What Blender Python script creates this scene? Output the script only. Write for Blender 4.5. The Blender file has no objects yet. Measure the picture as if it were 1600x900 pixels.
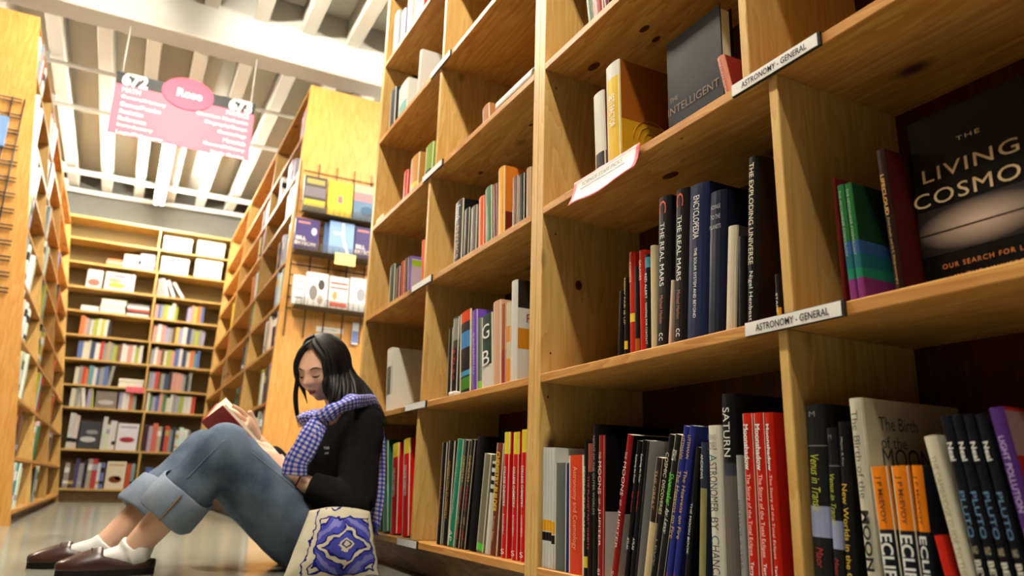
import bpy, bmesh, math, random
import numpy as np
from mathutils import Vector, Matrix
random.seed(7)
SC = bpy.context.scene
COL = SC.collection

# ------------------------------------------------------------------ camera
FPX, YAW, PITCH, ROLL, CAMZ = 1169.45, .4736, .2598, .0266, .2625
def cam_axes():
    cy, sy, cp, sp = math.cos(YAW), math.sin(YAW), math.cos(PITCH), math.sin(PITCH)
    f = Vector((sy*cp, cy*cp, sp)); r = Vector((cy, -sy, 0)); u = r.cross(f)
    c, s = math.cos(ROLL), math.sin(ROLL)
    return c*r + s*u, -s*r + c*u, f
CR, CU, CF = cam_axes()
CO = Vector((0, 0, CAMZ))
def ray(px, py):
    return CF + CR*((px-800)/FPX) + CU*((450-py)/FPX)
def on_x(px, py, X):
    r = ray(px, py); return CO + r*(X/r.x)
def on_y(px, py, Y):
    r = ray(px, py); return CO + r*(Y/r.y)
def on_z(px, py, Z):
    r = ray(px, py); return CO + r*((Z-CAMZ)/r.z)
def col_of(p):
    d = Vector(p)-CO; return 800 + FPX*d.dot(CR)/d.dot(CF)
cam = bpy.data.cameras.new('camera'); camo = bpy.data.objects.new('camera', cam); COL.objects.link(camo)
cam.sensor_width = 36; cam.lens = FPX*36/1600
M = Matrix((CR, CU, -CF)).transposed().to_4x4(); M.translation = CO
camo.matrix_world = M
cam.clip_start = .02
cam.dof.use_dof = True; cam.dof.focus_distance = 1.45; cam.dof.aperture_fstop = 4.0
SC.camera = camo

# ------------------------------------------------------------------ materials
def lin(c):
    return tuple((x/12.92 if x <= .04045 else ((x+.055)/1.055)**2.4) for x in c)
def rgb(r, g, b):                       # 0-255 display values
    return lin((r/255, g/255, b/255)) + (1,)
MATS = {}
def mat(name, color=None, rough=.5, spec=.4, emit=None, strength=0, metal=0, noise=0, nscale=30, bump=0, coat=0):
    if name in MATS: return MATS[name]
    m = bpy.data.materials.new(name); m.use_nodes = True
    nt = m.node_tree; b = nt.nodes['Principled BSDF']
    b.inputs['Base Color'].default_value = color or (.5, .5, .5, 1)
    b.inputs['Roughness'].default_value = rough
    b.inputs['Specular IOR Level'].default_value = spec
    b.inputs['Metallic'].default_value = metal
    b.inputs['Coat Weight'].default_value = coat
    b.inputs['Coat Roughness'].default_value = .15
    if emit:
        b.inputs['Emission Color'].default_value = emit; b.inputs['Emission Strength'].default_value = strength
    if noise or bump:
        tc = nt.nodes.new('ShaderNodeTexCoord'); n = nt.nodes.new('ShaderNodeTexNoise')
        n.inputs['Scale'].default_value = nscale; n.inputs['Detail'].default_value = 4
        nt.links.new(tc.outputs['Object'], n.inputs['Vector'])
        if noise:
            mx = nt.nodes.new('ShaderNodeMix'); mx.data_type = 'RGBA'
            c = color
            mx.inputs['A'].default_value = tuple(x*(1-noise) for x in c[:3])+(1,)
            mx.inputs['B'].default_value = tuple(min(1, x*(1+noise)) for x in c[:3])+(1,)
            nt.links.new(n.outputs['Fac'], mx.inputs['Factor']); nt.links.new(mx.outputs['Result'], b.inputs['Base Color'])
        if bump:
            bp = nt.nodes.new('ShaderNodeBump'); bp.inputs['Strength'].default_value = bump; bp.inputs['Distance'].default_value = .01
            nt.links.new(n.outputs['Fac'], bp.inputs['Height']); nt.links.new(bp.outputs['Normal'], b.inputs['Normal'])
    MATS[name] = m; return m

def wood(name, grain, light, dark, knots=True, rough=.42):
    """pine: streaks along the grain axis, occasional dark knots"""
    m = bpy.data.materials.new(name); m.use_nodes = True; nt = m.node_tree; b = nt.nodes['Principled BSDF']
    N = lambda t: nt.nodes.new('ShaderNode'+t); L = nt.links.new
    tc = N('TexCoord'); oi = N('ObjectInfo'); add = N('VectorMath'); add.operation = 'ADD'
    cmb = N('CombineXYZ'); mul = N('Math'); mul.operation = 'MULTIPLY'; mul.inputs[1].default_value = 37
    L(oi.outputs['Random'], mul.inputs[0])
    for i in range(3): L(mul.outputs[0], cmb.inputs[i])
    L(tc.outputs['Object'], add.inputs[0]); L(cmb.outputs[0], add.inputs[1])
    mp = N('Mapping'); s = [9, 9, 9]; s['xyz'.index(grain)] = .9; mp.inputs['Scale'].default_value = s
    L(add.outputs[0], mp.inputs['Vector'])
    n1 = N('TexNoise'); n1.inputs['Scale'].default_value = 1.6; n1.inputs['Detail'].default_value = 3; n1.inputs['Distortion'].default_value = .6
    L(mp.outputs[0], n1.inputs['Vector'])
    m2 = N('Math'); m2.operation = 'MULTIPLY'; m2.inputs[1].default_value = 9; L(n1.outputs['Fac'], m2.inputs[0])
    sn = N('Math'); sn.operation = 'SINE'; m3 = N('Math'); m3.operation = 'MULTIPLY'; m3.inputs[1].default_value = 6.28
    fr = N('Math'); fr.operation = 'FRACT'; L(m2.outputs[0], fr.inputs[0])
    n2 = N('TexNoise'); n2.inputs['Scale'].default_value = 9; n2.inputs['Detail'].default_value = 6; L(mp.outputs[0], n2.inputs['Vector'])
    mixf = N('Math'); mixf.operation = 'MULTIPLY_ADD'; L(fr.outputs[0], mixf.inputs[0]); mixf.inputs[1].default_value = .42; L(n2.outputs['Fac'], mixf.inputs[2])
    rp = N('ValToRGB'); rp.color_ramp.elements[0].position = .35; rp.color_ramp.elements[0].color = light
    rp.color_ramp.elements[1].position = 1.0; rp.color_ramp.elements[1].color = dark
    L(mixf.outputs[0], rp.inputs['Fac'])
    out = rp.outputs['Color']
    if knots:
        mk = N('Mapping'); s = [3.4, 3.4, 3.4]; s['xyz'.index(grain)] = 1.9; mk.inputs['Scale'].default_value = s
        L(add.outputs[0], mk.inputs['Vector'])
        v = N('TexVoronoi'); v.inputs['Scale'].default_value = 1.5; L(mk.outputs[0], v.inputs['Vector'])
        kr = N('ValToRGB'); kr.color_ramp.elements[0].position = .035; kr.color_ramp.elements[0].color = (1, 1, 1, 1)
        kr.color_ramp.elements[1].position = .12; kr.color_ramp.elements[1].color = (0, 0, 0, 1)
        L(v.outputs['Distance'], kr.inputs['Fac'])
        mx = N('Mix'); mx.data_type = 'RGBA'; L(kr.outputs['Color'], mx.inputs['Factor']); L(out, mx.inputs['A'])
        mx.inputs['B'].default_value = (.05, .017, .005, 1); out = mx.outputs['Result']
    L(out, b.inputs['Base Color']); b.inputs['Roughness'].default_value = rough; b.inputs['Specular IOR Level'].default_value = .35
    bp = N('Bump'); bp.inputs['Strength'].default_value = .12; bp.inputs['Distance'].default_value = .004
    L(n2.outputs['Fac'], bp.inputs['Height']); L(bp.outputs['Normal'], b.inputs['Normal'])
    MATS[name] = m; return m
PL, PD = rgb(228, 190, 116), rgb(206, 158, 84)
WZ = wood('pine_upright', 'z', PL, PD); WY = wood('pine_shelf_shade', 'y', rgb(220, 166, 88), rgb(186, 122, 54)); WX = wood('pine_cross', 'x', PL, PD)  # shelf pine redder than the uprights, imitating warm shade under the shelves
WB = wood('pine_back_shade', 'z', rgb(84, 36, 12), rgb(56, 22, 8))  # back boards coloured darker to paint in the deep shade of the bays
WPLY = wood('plywood_panel', 'z', rgb(218, 162, 88), rgb(198, 136, 62), knots=False)
WOR = wood('fir_panel', 'z', rgb(206, 132, 56), rgb(150, 82, 30), knots=False)
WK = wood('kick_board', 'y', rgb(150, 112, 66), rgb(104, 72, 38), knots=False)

# ------------------------------------------------------------------ mesh helpers
def link(name, mesh, parent=None, m=None, loc=None):
    o = bpy.data.objects.new(name, mesh); COL.objects.link(o)
    if m is not None:
        for k in (m if isinstance(m, (list, tuple)) else [m]): mesh.materials.append(k)
    if loc is not None: o.location = loc
    if parent is not None: o.parent = parent
    return o
def tag(o, label=None, cat=None, group=None, kind=None):
    if label: o['label'] = label
    if cat: o['category'] = cat
    if group: o['group'] = group
    if kind: o['kind'] = kind
    return o
def empty(name, loc, label=None, cat=None, group=None):
    o = bpy.data.objects.new(name, None); COL.objects.link(o); o.location = loc; o.empty_display_size = .05
    return tag(o, label, cat, group)
def mesh_of(verts, faces, name='m', smooth=False, mi=None):
    me = bpy.data.meshes.new(name); me.from_pydata([tuple(v) for v in verts], [], faces); me.validate(); me.update()
    if smooth: me.polygons.foreach_set('use_smooth', [True]*len(me.polygons))
    if mi:
        for p, i in zip(me.polygons, mi): p.material_index = i
    return me
def finish(bm, name, smooth=False):
    me = bpy.data.meshes.new(name); bmesh.ops.recalc_face_normals(bm, faces=bm.faces); bm.to_mesh(me); bm.free()
    if smooth: me.polygons.foreach_set('use_smooth', [True]*len(me.polygons))
    return me
def add_hexa(bm, P, bevel=0):
    """P: 8 corners, bottom ring then top ring"""
    b2 = bmesh.new(); v = [b2.verts.new(p) for p in P]
    for f in ((3, 2, 1, 0), (4, 5, 6, 7), (0, 1, 5, 4), (1, 2, 6, 5), (2, 3, 7, 6), (3, 0, 4, 7)): b2.faces.new([v[i] for i in f])
    if bevel: bmesh.ops.bevel(b2, geom=b2.edges[:], offset=bevel, segments=1, affect='EDGES')
    tmp = bpy.data.meshes.new('t'); b2.to_mesh(tmp); b2.free(); bm.from_mesh(tmp); bpy.data.meshes.remove(tmp)
def box(bm, a, b, bevel=0):
    (x0, y0, z0), (x1, y1, z1) = a, b
    add_hexa(bm, [(x0, y0, z0), (x1, y0, z0), (x1, y1, z0), (x0, y1, z0), (x0, y0, z1), (x1, y0, z1), (x1, y1, z1), (x0, y1, z1)], bevel)
def boxmesh(a, b, bevel=0, name='box'):
    bm = bmesh.new(); box(bm, a, b, bevel); return finish(bm, name)
def frames(path, up=(0, 0, 1)):
    P = [Vector(p) for p in path]; out = []; prev = Vector(up)
    for i, p in enumerate(P):
        t = (P[min(i+1, len(P)-1)] - P[max(i-1, 0)]).normalized()
        n = prev - t*prev.dot(t)
        if n.length < 1e-4: n = t.orthogonal()
        n.normalize(); b = t.cross(n); out.append((p, t, n, b)); prev = n
    return out
def spline(pts, n):
    """Catmull-Rom through rows of numbers"""
    A = np.array(pts, float); k = len(A)
    if k < 3: 
        return [A[0]+(A[-1]-A[0])*t for t in np.linspace(0, 1, n)]
    A = np.vstack([2*A[0]-A[1], A, 2*A[-1]-A[-2]]); out = []
    for s in np.linspace(0, k-1-1e-9, n):
        i = int(s); t = s-i; p0, p1, p2, p3 = A[i:i+4]
        out.append(.5*((2*p1)+(-p0+p2)*t+(2*p0-5*p1+4*p2-p3)*t*t+(-p0+3*p1-3*p2+p3)*t**3))
    return out
def loft(bm, path, rad, seg=16, up=(0, 0, 1), cap=True, uv=None, fn=None):
    """tube through path; rad: per point (rn, rb); fn(i,th)->radius factor"""
    fr = frames(path, up); rings = []; L = 0; Ls = []
    for i, (p, t, n, b) in enumerate(fr):
        if i: L += (p-fr[i-1][0]).length
        Ls.append(L); ra, rb = rad[i] if hasattr(rad[i], '__len__') else (rad[i], rad[i])
        ring = []
        for k in range(seg):
            th = 2*math.pi*k/seg; f = fn(i, th) if fn else 1
            ring.append(bm.verts.new(p + n*(ra*math.cos(th)*f) + b*(rb*math.sin(th)*f)))
        rings.append(ring)
    lay = bm.loops.layers.uv.verify() if uv else None
    for i in range(len(rings)-1):
        for k in range(seg):
            k2 = (k+1) % seg
            f = bm.faces.new((rings[i][k], rings[i][k2], rings[i+1][k2], rings[i+1][k])); f.smooth = True
            if lay:
                ra = rad[i] if hasattr(rad[i], '__len__') else (rad[i], rad[i])
                C = 2*math.pi*math.sqrt((ra[0]**2+ra[1]**2)/2)
                for lp, (u, w) in zip(f.loops, ((Ls[i], k/seg), (Ls[i], (k+1)/seg), (Ls[i+1], (k+1)/seg), (Ls[i+1], k/seg))): lp[lay].uv = (u, w*C)
    if cap:
        for ring, rev in ((rings[0], True), (rings[-1], False)):
            f = bm.faces.new(ring[::-1] if rev else ring); f.smooth = True
    return rings
def tube(bm, pts, r, seg=8, n=None):
    P = spline(pts, n) if n else pts
    loft(bm, P, [r]*len(P), seg)
def tubemesh(pts, r, seg=8, n=None, name='tube'):
    bm = bmesh.new(); tube(bm, pts, r, seg, n); return finish(bm, name, True)
def evaluated(me, mods, name='m'):
    """run modifiers on a mesh and hand back the result"""
    o = bpy.data.objects.new('tmp', me); COL.objects.link(o)
    for typ, kw in mods:
        md = o.modifiers.new(typ, typ)
        for k, v in kw.items(): setattr(md, k, v)
    dg = bpy.context.evaluated_depsgraph_get(); dg.update()
    r = bpy.data.meshes.new_from_object(o.evaluated_get(dg)); r.name = name
    bpy.data.objects.remove(o)
    r.polygons.foreach_set('use_smooth', [True]*len(r.polygons))
    return r
TXT = {}
def text_mesh(s, bold=0.0, shear=0.0, spacing=1.0):
    """lettering normalised to cap box: returns verts (n,2), faces"""
    key = (s, bold, shear, spacing)
    if key in TXT: return TXT[key]
    c = bpy.data.curves.new('t', 'FONT'); c.body = s; c.size = 1; c.offset = bold; c.shear = shear; c.space_character = spacing
    c.resolution_u = 3; c.fill_mode = 'FRONT'; c.align_x = 'LEFT'; c.space_line = .95
    o = bpy.data.objects.new('t', c); COL.objects.link(o)
    dg = bpy.context.evaluated_depsgraph_get(); dg.update()
    me = bpy.data.meshes.new_from_object(o.evaluated_get(dg))
    V = np.array([v.co[:2] for v in me.vertices]) if len(me.vertices) else np.zeros((0, 2)); Fc = [tuple(p.vertices) for p in me.polygons]
    bpy.data.objects.remove(o); bpy.data.curves.remove(c); bpy.data.meshes.remove(me)
    TXT[key] = (V, Fc); return V, Fc
def lettering(name, s, origin, right, up, length=None, height=None, m=None, parent=None, bold=0.0, shear=0.0, spacing=1.0, anchor='L', lift=.0004):
    """flat raised letters; length/height set the box along right/up, origin = its lower-left (or centre with anchor C)"""
    V, Fc = text_mesh(s, bold, shear, spacing)
    if not len(V): return None
    lo, hi = V.min(0), V.max(0); w, h = hi-lo
    if length is None: length = w/h*height
    if height is None: height = h/w*length
    R_, U_ = Vector(right).normalized(), Vector(up).normalized(); Nn = R_.cross(U_)
    o = Vector(origin)
    if anchor == 'C': o = o - R_*length/2 - U_*height/2
    if anchor == 'R': o = o - R_*length
    vs = [o + R_*((x-lo[0])/w*length) + U_*((y-lo[1])/h*height) + Nn*lift for x, y in V]
    return link(name, mesh_of(vs, Fc, name), parent, m)
# ------------------------------------------------------------------ the setting
def concrete_floor():
    m = bpy.data.materials.new('polished_concrete'); m.use_nodes = True; nt = m.node_tree; b = nt.nodes['Principled BSDF']
    N = lambda t: nt.nodes.new('ShaderNode'+t); L = nt.links.new
    tc = N('TexCoord'); n = N('TexNoise'); n.inputs['Scale'].default_value = 2.2; n.inputs['Detail'].default_value = 8
    L(tc.outputs['Object'], n.inputs['Vector'])
    rp = N('ValToRGB'); rp.color_ramp.elements[0].position = .3; rp.color_ramp.elements[0].color = rgb(134, 134, 120)
    rp.color_ramp.elements[1].position = .7; rp.color_ramp.elements[1].color = rgb(166, 166, 150)
    L(n.outputs['Fac'], rp.inputs['Fac']); L(rp.outputs['Color'], b.inputs['Base Color'])
    b.inputs['Roughness'].default_value = .17; b.inputs['Specular IOR Level'].default_value = .55
    n2 = N('TexNoise'); n2.inputs['Scale'].default_value = 7; L(tc.outputs['Object'], n2.inputs['Vector'])
    bp = N('Bump'); bp.inputs['Strength'].default_value = .05; L(n2.outputs['Fac'], bp.inputs['Height']); L(bp.outputs['Normal'], b.inputs['Normal'])
    return m
CEIL = mat('painted_ceiling', rgb(240, 236, 222), .75, .2, noise=.05, nscale=3)
CEIL2 = mat('slab_concrete', rgb(250, 246, 230), .85, .2, noise=.08, nscale=4)
WHITE = mat('white_paint', rgb(236, 233, 224), .6, .3)
WALLB = mat('brown_paneling', rgb(96, 70, 46), .7, .2, noise=.1, nscale=2)
CONC = mat('bare_concrete', rgb(116, 116, 108), .85, .2, noise=.16, nscale=5, bump=.2)
FX0, FX1, FY0, FY1 = -5.0, 6.0, -4.0, 9.65
tag(link('floor', boxmesh((FX0, FY0, -.12), (FX1, FY1, 0)), None, concrete_floor()), kind='structure')
RIBZ, SLABZ = 3.46, 3.68
bm = bmesh.new(); box(bm, (FX0, FY0, SLABZ), (FX1, FY1, SLABZ+.15))
ceil = tag(link('ceiling', finish(bm, 'ceiling'), None, CEIL2), kind='structure')
x = -.165 - .335*14; i = 0
while x < FX1:                                   # joists run along the aisle
    r = tag(link('trim_%d' % (i+1), boxmesh((x-.05, FY0, RIBZ), (x+.05, FY1, SLABZ), .004), None, CEIL), kind='structure')
    x += .335; i += 1
tag(link('trim_%d' % (i+1), boxmesh((FX0, 5.06, 3.2), (FX1, 5.27, SLABZ), .006), None, WHITE), kind='structure')
tag(link('wall_back', boxmesh((FX0, 9.45, 0), (FX1, FY1, SLABZ), 0), None, CONC), kind='structure')
tag(link('wall_left', boxmesh((FX0-.15, FY0, 0), (FX0, FY1, SLABZ), 0), None, WALLB), kind='structure')
tag(link('wall_right', boxmesh((FX1, FY0, 0), (FX1+.15, FY1, SLABZ), 0), None, WALLB), kind='structure')
tag(link('wall_front', boxmesh((FX0, FY0-.15, 0), (FX1, FY0, SLABZ), 0), None, WALLB), kind='structure')
# conduits crossing under the joists
PIPE = mat('white_conduit', rgb(232, 229, 218), .45, .4)
def conduit(p0, p1, z, r, label, sag=0):
    a, b_ = on_z(*p0, z), on_z(*p1, z); y = (a.y+b_.y)/2
    e = tag(link('conduit_pipe', tubemesh([(-2.2, y, z), (-.6, y+sag, z), (.3, y, z), (1.2, y-sag, z), (2.4, y, z)], r, 10, 24), None, PIPE), label, 'pipe', 'conduits under the ceiling')
    for x in (-.9, .1, 1.1): link('clamp', boxmesh((x-.02, y-r*1.5-abs(sag), z), (x+.02, y+r*1.5+abs(sag), RIBZ-.001)), e, PIPE)
conduit((80, 97), (455, 181), 3.40, .018, 'thin white conduit crossing the ceiling just behind the pink sign')
conduit((92, 162), (167, 177), 3.40, .022, 'white conduit crossing the ceiling behind the lower left of the pink sign')
conduit((105, 267), (387, 314), 3.40, .032, 'thick straight white pipe passing above the bright ceiling light')
conduit((110, 296), (375, 335), 3.40, .028, 'bent white pipe along the top of the concrete back wall', .06)
# fluorescent lamps
TUBE = mat('lit_tube', (1, 1, 1, 1), .4, .2, emit=(1, .93, .80, 1), strength=215)
HOUS = mat('lamp_housing', rgb(230, 228, 220), .4, .4)
def lamp(x, y0, y1, z, label):
    e = empty('fluorescent_lamp', (x, (y0+y1)/2, z), label, 'lamp', 'fluorescent aisle lamps')
    h = (y1-y0)/2
    link('housing', boxmesh((-.056, -h, .035), (.056, h, .085), .006), e, HOUS)
    for s in (-1, 1):
        link('tube', tubemesh([(s*.032, -h+.02, .012), (s*.032, h-.02, .012)], .016, 12), e, TUBE)
        link('end_cap', boxmesh((s*.032-.02, -h, -.006), (s*.032+.02, -h+.022, .036), .004), e, HOUS)
        link('end_cap', boxmesh((s*.032-.02, h-.022, -.006), (s*.032+.02, h, .036), .004), e, HOUS)
    for q in (-h*.6, h*.6): link('hanger', tubemesh([(0, q, .09), (0, q, RIBZ-z+.1)], .006, 6), e, HOUS)
lamp(.055, 7.0, 8.95, 3.25, 'bright twin tube ceiling light hanging below the pink sign, far down the aisle')
lamp(.06, 2.6, 4.5, 3.25, 'twin tube ceiling light over the aisle above the seated reader')
lamp(2.3, -1.2, .8, 3.2, 'added unseen ceiling light over the next aisle beside the near bookcase')  # next-aisle pair is unseen, added to brighten the near ceiling and beam
lamp(2.3, 2.0, 4.0, 3.2, 'added unseen ceiling light over the next aisle behind the reader')
lamp(-2.3, 5.5, 7.1, 2.95, 'added unseen ceiling light left of the left bookcase, nearer of two')  # side lamps behind both rows are unseen, added to brighten the ceiling slab
lamp(2.5, 5.5, 7.1, 2.95, 'added unseen ceiling light behind the long bookcase, nearer of two')
lamp(-2.3, 7.4, 9.0, 2.95, 'added unseen ceiling light over the aisle left of the left bookcase')
lamp(2.5, 7.4, 9.0, 2.95, 'added unseen ceiling light over the aisle behind the long bookcase')
lamp(.06, -.3, 1.6, 3.25, 'twin tube ceiling light over the near end of the aisle')
w = bpy.data.worlds.new('world'); SC.world = w; w.use_nodes = True
w.node_tree.nodes['Background'].inputs[0].default_value = (.9, .85, .75, 1); w.node_tree.nodes['Background'].inputs[1].default_value = .03
vs = SC.view_settings; vs.view_transform = 'Standard'; vs.look = 'None'; vs.gamma = 1; vs.exposure = 0.42; vs.use_curve_mapping = False
SC.cycles.max_bounces = 8; SC.cycles.diffuse_bounces = 1; SC.cycles.glossy_bounces = 3
# ------------------------------------------------------------------ bookcases
STRIP = mat('label_paper', rgb(244, 242, 236), .5, .3); HOLD = mat('label_holder', rgb(40, 38, 36), .4, .4)
INK = mat('black_ink', rgb(52, 50, 48), .6, .2); INKG = mat('grey_ink', rgb(120, 118, 116), .6, .2)
class Case:
    """u runs along the case, v into its depth, z up; lean pushes the top back along v"""
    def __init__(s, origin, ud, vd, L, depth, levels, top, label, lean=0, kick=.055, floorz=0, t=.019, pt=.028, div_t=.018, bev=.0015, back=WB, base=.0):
        s.o, s.u, s.v, s.L, s.D, s.lv, s.top, s.lean, s.t, s.pt, s.bev = Vector(origin), Vector(ud), Vector(vd), L, depth, levels, top, lean, t, pt, bev
        s.root = empty('bookcase', origin, label, 'bookcase'); s.div_t = div_t
        s.wl = WY if abs(s.u.y) > .5 else WX
        for a, b in ((0, pt), (L-pt, L)): s.part('side_panel', a, b, 0, depth, base, top, WZ)
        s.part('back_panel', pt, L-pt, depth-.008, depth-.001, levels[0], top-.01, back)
        s.part('top_board', pt, L-pt, 0.0, depth-.009, top-.024, top, s.wl)
        for z in levels: s.part('shelf', pt, L-pt, 0, depth-.009, z-t, z, s.wl)
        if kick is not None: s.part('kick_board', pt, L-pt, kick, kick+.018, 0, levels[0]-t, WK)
    def P(s, u, v, z):
        return s.u*u + s.v*(v + s.lean*z) + Vector((0, 0, z))
    def W(s, u, v, z): return s.o + s.P(u, v, z)
    def hexa(s, bm, u0, u1, v0, v1, z0, z1, bev=0):
        add_hexa(bm, [s.P(u0, v0, z0), s.P(u1, v0, z0), s.P(u1, v1, z0), s.P(u0, v1, z0), s.P(u0, v0, z1), s.P(u1, v0, z1), s.P(u1, v1, z1), s.P(u0, v1, z1)], bev)
    def part(s, name, u0, u1, v0, v1, z0, z1, m, parent=None, bev=None):
        bm = bmesh.new(); s.hexa(bm, u0, u1, v0, v1, z0, z1, s.bev if bev is None else bev)
        return link(name, finish(bm, name), parent or s.root, m)
    def divider(s, u, k, u_is_far=True):
        z0 = s.lv[k]; z1 = (s.lv[k+1]-s.t) if k+1 < len(s.lv) else s.top-.024
        s.part('divider', u-s.div_t, u, .002, s.D-.009, z0, z1, WZ)
    def strip(s, u0, u1, k, text=None, ink=INK, h=.019):
        z1 = s.lv[k]; z0 = z1-h
        hd = s.part('label_strip', u0, u1, -.005, 0, z0-.001, z1+.002, HOLD, bev=0)
        s.part('label_card', u0+.004, u1-.001, -.0062, -.005, z0, z1+.001, STRIP, hd, bev=0)
        if text:
            right = s.v.cross(Vector((0, 0, 1)))*1.0
            right = -s.u if (-s.u).cross(Vector((0, 0, 1))).dot(-s.v) > 0 else s.u
            c = s.P((u0+u1)/2, -.0064, (z0+z1)/2)
            lettering('label_text', text, c, right, (0, 0, 1), (u1-u0)*.74, h*.55, ink, hd, anchor='C', bold=.01)
K = [CAMZ + z for z in (-.1616, .2465, .6465, 1.0308, 1.4244, 1.795, 2.165)]
XF = .823
near = Case((XF, .085, 0), (0, 1, 0), (1, 0, 0), 1.4845-.085, .29, K, 2.55, 'tall pine bookcase of astronomy books nearest the camera')
far_ = Case((XF, 1.4845, 0), (0, 1, 0), (1, 0, 0), 2.918-1.4845, .29, K, 2.55, 'tall pine bookcase the seated reader leans against')
for k, y in enumerate((.766, .752, .805, .775, .76, .79, .77)): near.divider(y-.085, k)
for k, y in enumerate((2.236, 2.221, 2.255, 2.205, 2.192, 2.22, 2.20)): far_.divider(y-1.4845, k)
for k in (1, 2): near.strip(.645-.085, .822-.085, k, 'ASTRONOMY - GENERAL')
for k, (a, b) in enumerate(((2.16, 2.33), (2.15, 2.33), (2.16, 2.34), (2.12, 2.30), (2.10, 2.28))):
    far_.strip(a-1.4845, b-1.4845, k, ('CHEMISTRY', 'CHEMISTRY', 'BIOLOGY', 'BIOLOGY', 'BIOLOGY')[k] if False else None)
# knots and nail heads in the boards
KNOT = mat('knot_wood', rgb(84, 46, 20), .6, .2, noise=.3, nscale=90)
def knot(case, p, n, r1, r2, grain, name='knot'):
    n, g_ = Vector(n), Vector(grain); t_ = n.cross(g_); c = Vector(p) - case.o + n*.0004; k = 16
    link(name, mesh_of([c + g_*(r1*math.cos(2*math.pi*i/k)) + t_*(r2*math.sin(2*math.pi*i/k)) for i in range(k)], [tuple(range(k))], name), case.root, KNOT)
YI = 1.4845-.028
for px, py, r in ((904, 446, .012), (860, 552, .003), (856, 620, .003), (868, 366, .003), (869, 138, .003)): knot(near, on_y(px, py, YI), (0, -1, 0), r, r*.75, (0, 0, 1), 'knot' if r > .005 else 'nail_hole')
for px, py, r in ((829, 202, .005),): pass
for c_, k, spots in ((near, 3, ((928, 104, .022), (1007, 45, .016), (1025, 61, .014), (1355, 105, .03), (1394, 124, .02))), (near, 2, ((1048, 274, .022), (1065, 216, .004))), (far_, 3, ((751, 270, .014), (830, 195, .010))), (far_, 2, ((835, 395, .006),)), (far_, 4, ((657, 215, .006),))):
    for px, py, r in spots: knot(c_, on_z(px, py, K[k]-.0190), (0, 0, -1), r, r*.5, (0, 1, 0))
MZ = [.115, .457, .746, 1.115, 1.406, 1.699, 2.063, 2.34, 2.627]
mid = Case((.79, 4.93, 0), (0, 1, 0), (1, 0, 0), 9.0-4.93, .31, MZ, 2.99, 'long pine bookcase with magazine racks on its end, behind the reader', lean=.03, bev=0)
mid.part('end_panel', -.004, .028, -.002, .62, 0, 2.99, WPLY)
mid.part('rear_panel', .028, 4.07, .60, .618, .05, 2.99, WZ)
mid.part('top_board', .028, 4.07, .31, .60, 2.966, 2.99, WY)
for y in (6.2, 7.6):
    for k in range(len(MZ)): mid.divider(y-4.93, k)
LZ = [.075, .351, .667, .992, 1.296, 1.614, 1.896, 2.197, 2.567]
left = Case((-.425, 4.8, 0), (0, 1, 0), (-1, 0, 0), 9.0-4.8, .31, LZ, 2.90, 'tall pine bookcase on the left side of the aisle', lean=.115, bev=0)
for y in (5.95, 7.4):
    for k in range(len(LZ)): left.divider(y-4.8, k)
BZ = [.134, .53, .955, 1.19, 1.46, 1.715, 1.975, 2.235, 2.505, 2.77]
back = Case((-.95, 9.06, 0), (1, 0, 0), (0, 1, 0), 2.1, .3, BZ, 3.02, 'wide pine bookcase across the end of the aisle', bev=0, back=mat('olive_board', rgb(150, 128, 88), .8, .2, noise=.1, nscale=3))
for k in range(len(BZ)): back.divider(.95 + .27 - .05*BZ[k], k)
# the left row is double sided: a wide end panel closes it
left.part('end_panel', -.004, .028, -.002, .75, 0, 2.90, WPLY)
left.part('rear_panel', .028, 4.2, .73, .748, .05, 2.90, WZ)
left.part('top_board', .028, 4.2, .31, .73, 2.876, 2.90, WY)
# unseen bookcase added beside the camera to block low fill light
blocker = Case((-1.15, -3.2, 0), (0, 1, 0), (-1, 0, 0), 6.0, .31, [.1, .5, .9, 1.29, 1.69, 2.06, 2.43], 2.85, 'added unseen bookcase left of the camera, blocking fill light', bev=0)
for k in range(7):
    for y in (1.5, 3.0, 4.5): blocker.divider(y, k)
# ------------------------------------------------------------------ books one by one
PAGE = mat('page_block', rgb(226, 216, 190), .8, .1, noise=.08, nscale=160)
def cmat(c, gloss=.38):
    c = tuple(int(v) for v in c); n = 'cover_%02x%02x%02x' % c + ('' if gloss == .38 else '_%d' % int(gloss*100))
    return mat(n, rgb(*c), gloss, .12)
def cover_mesh(T, D, H, side=None, hard=True):
    pass
def slab(bm, outer, inner, zs, idx, mats_i):
    """book jacket: outline swept through the heights zs; idx = material per band"""
    n = len(outer); rings = []
    for z in zs:
        rings.append(([bm.verts.new((x, y, z)) for x, y in outer], [bm.verts.new((x, y, z)) for x, y in inner]))
    for i in range(len(zs)-1):
        (o0, i0), (o1, i1) = rings[i], rings[i+1]
        for k in range(n-1):
            f = bm.faces.new((o0[k], o0[k+1], o1[k+1], o1[k])); f.material_index = mats_i(i, k)
            f = bm.faces.new((i0[k+1], i0[k], i1[k], i1[k+1])); f.material_index = 0
        for k in (0, n-1):
            q = (o0[k], i0[k], i1[k], o1[k]); f = bm.faces.new(q if k else q[::-1]); f.material_index = 0
    for z, rv in ((0, False), (-1, True)):
        o, i_ = rings[z]
        for k in range(n-1):
            q = (o[k], i_[k], i_[k+1], o[k+1]); f = bm.faces.new(q if not rv else q[::-1]); f.material_index = mats_i(0 if z == 0 else len(zs)-2, k)
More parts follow.
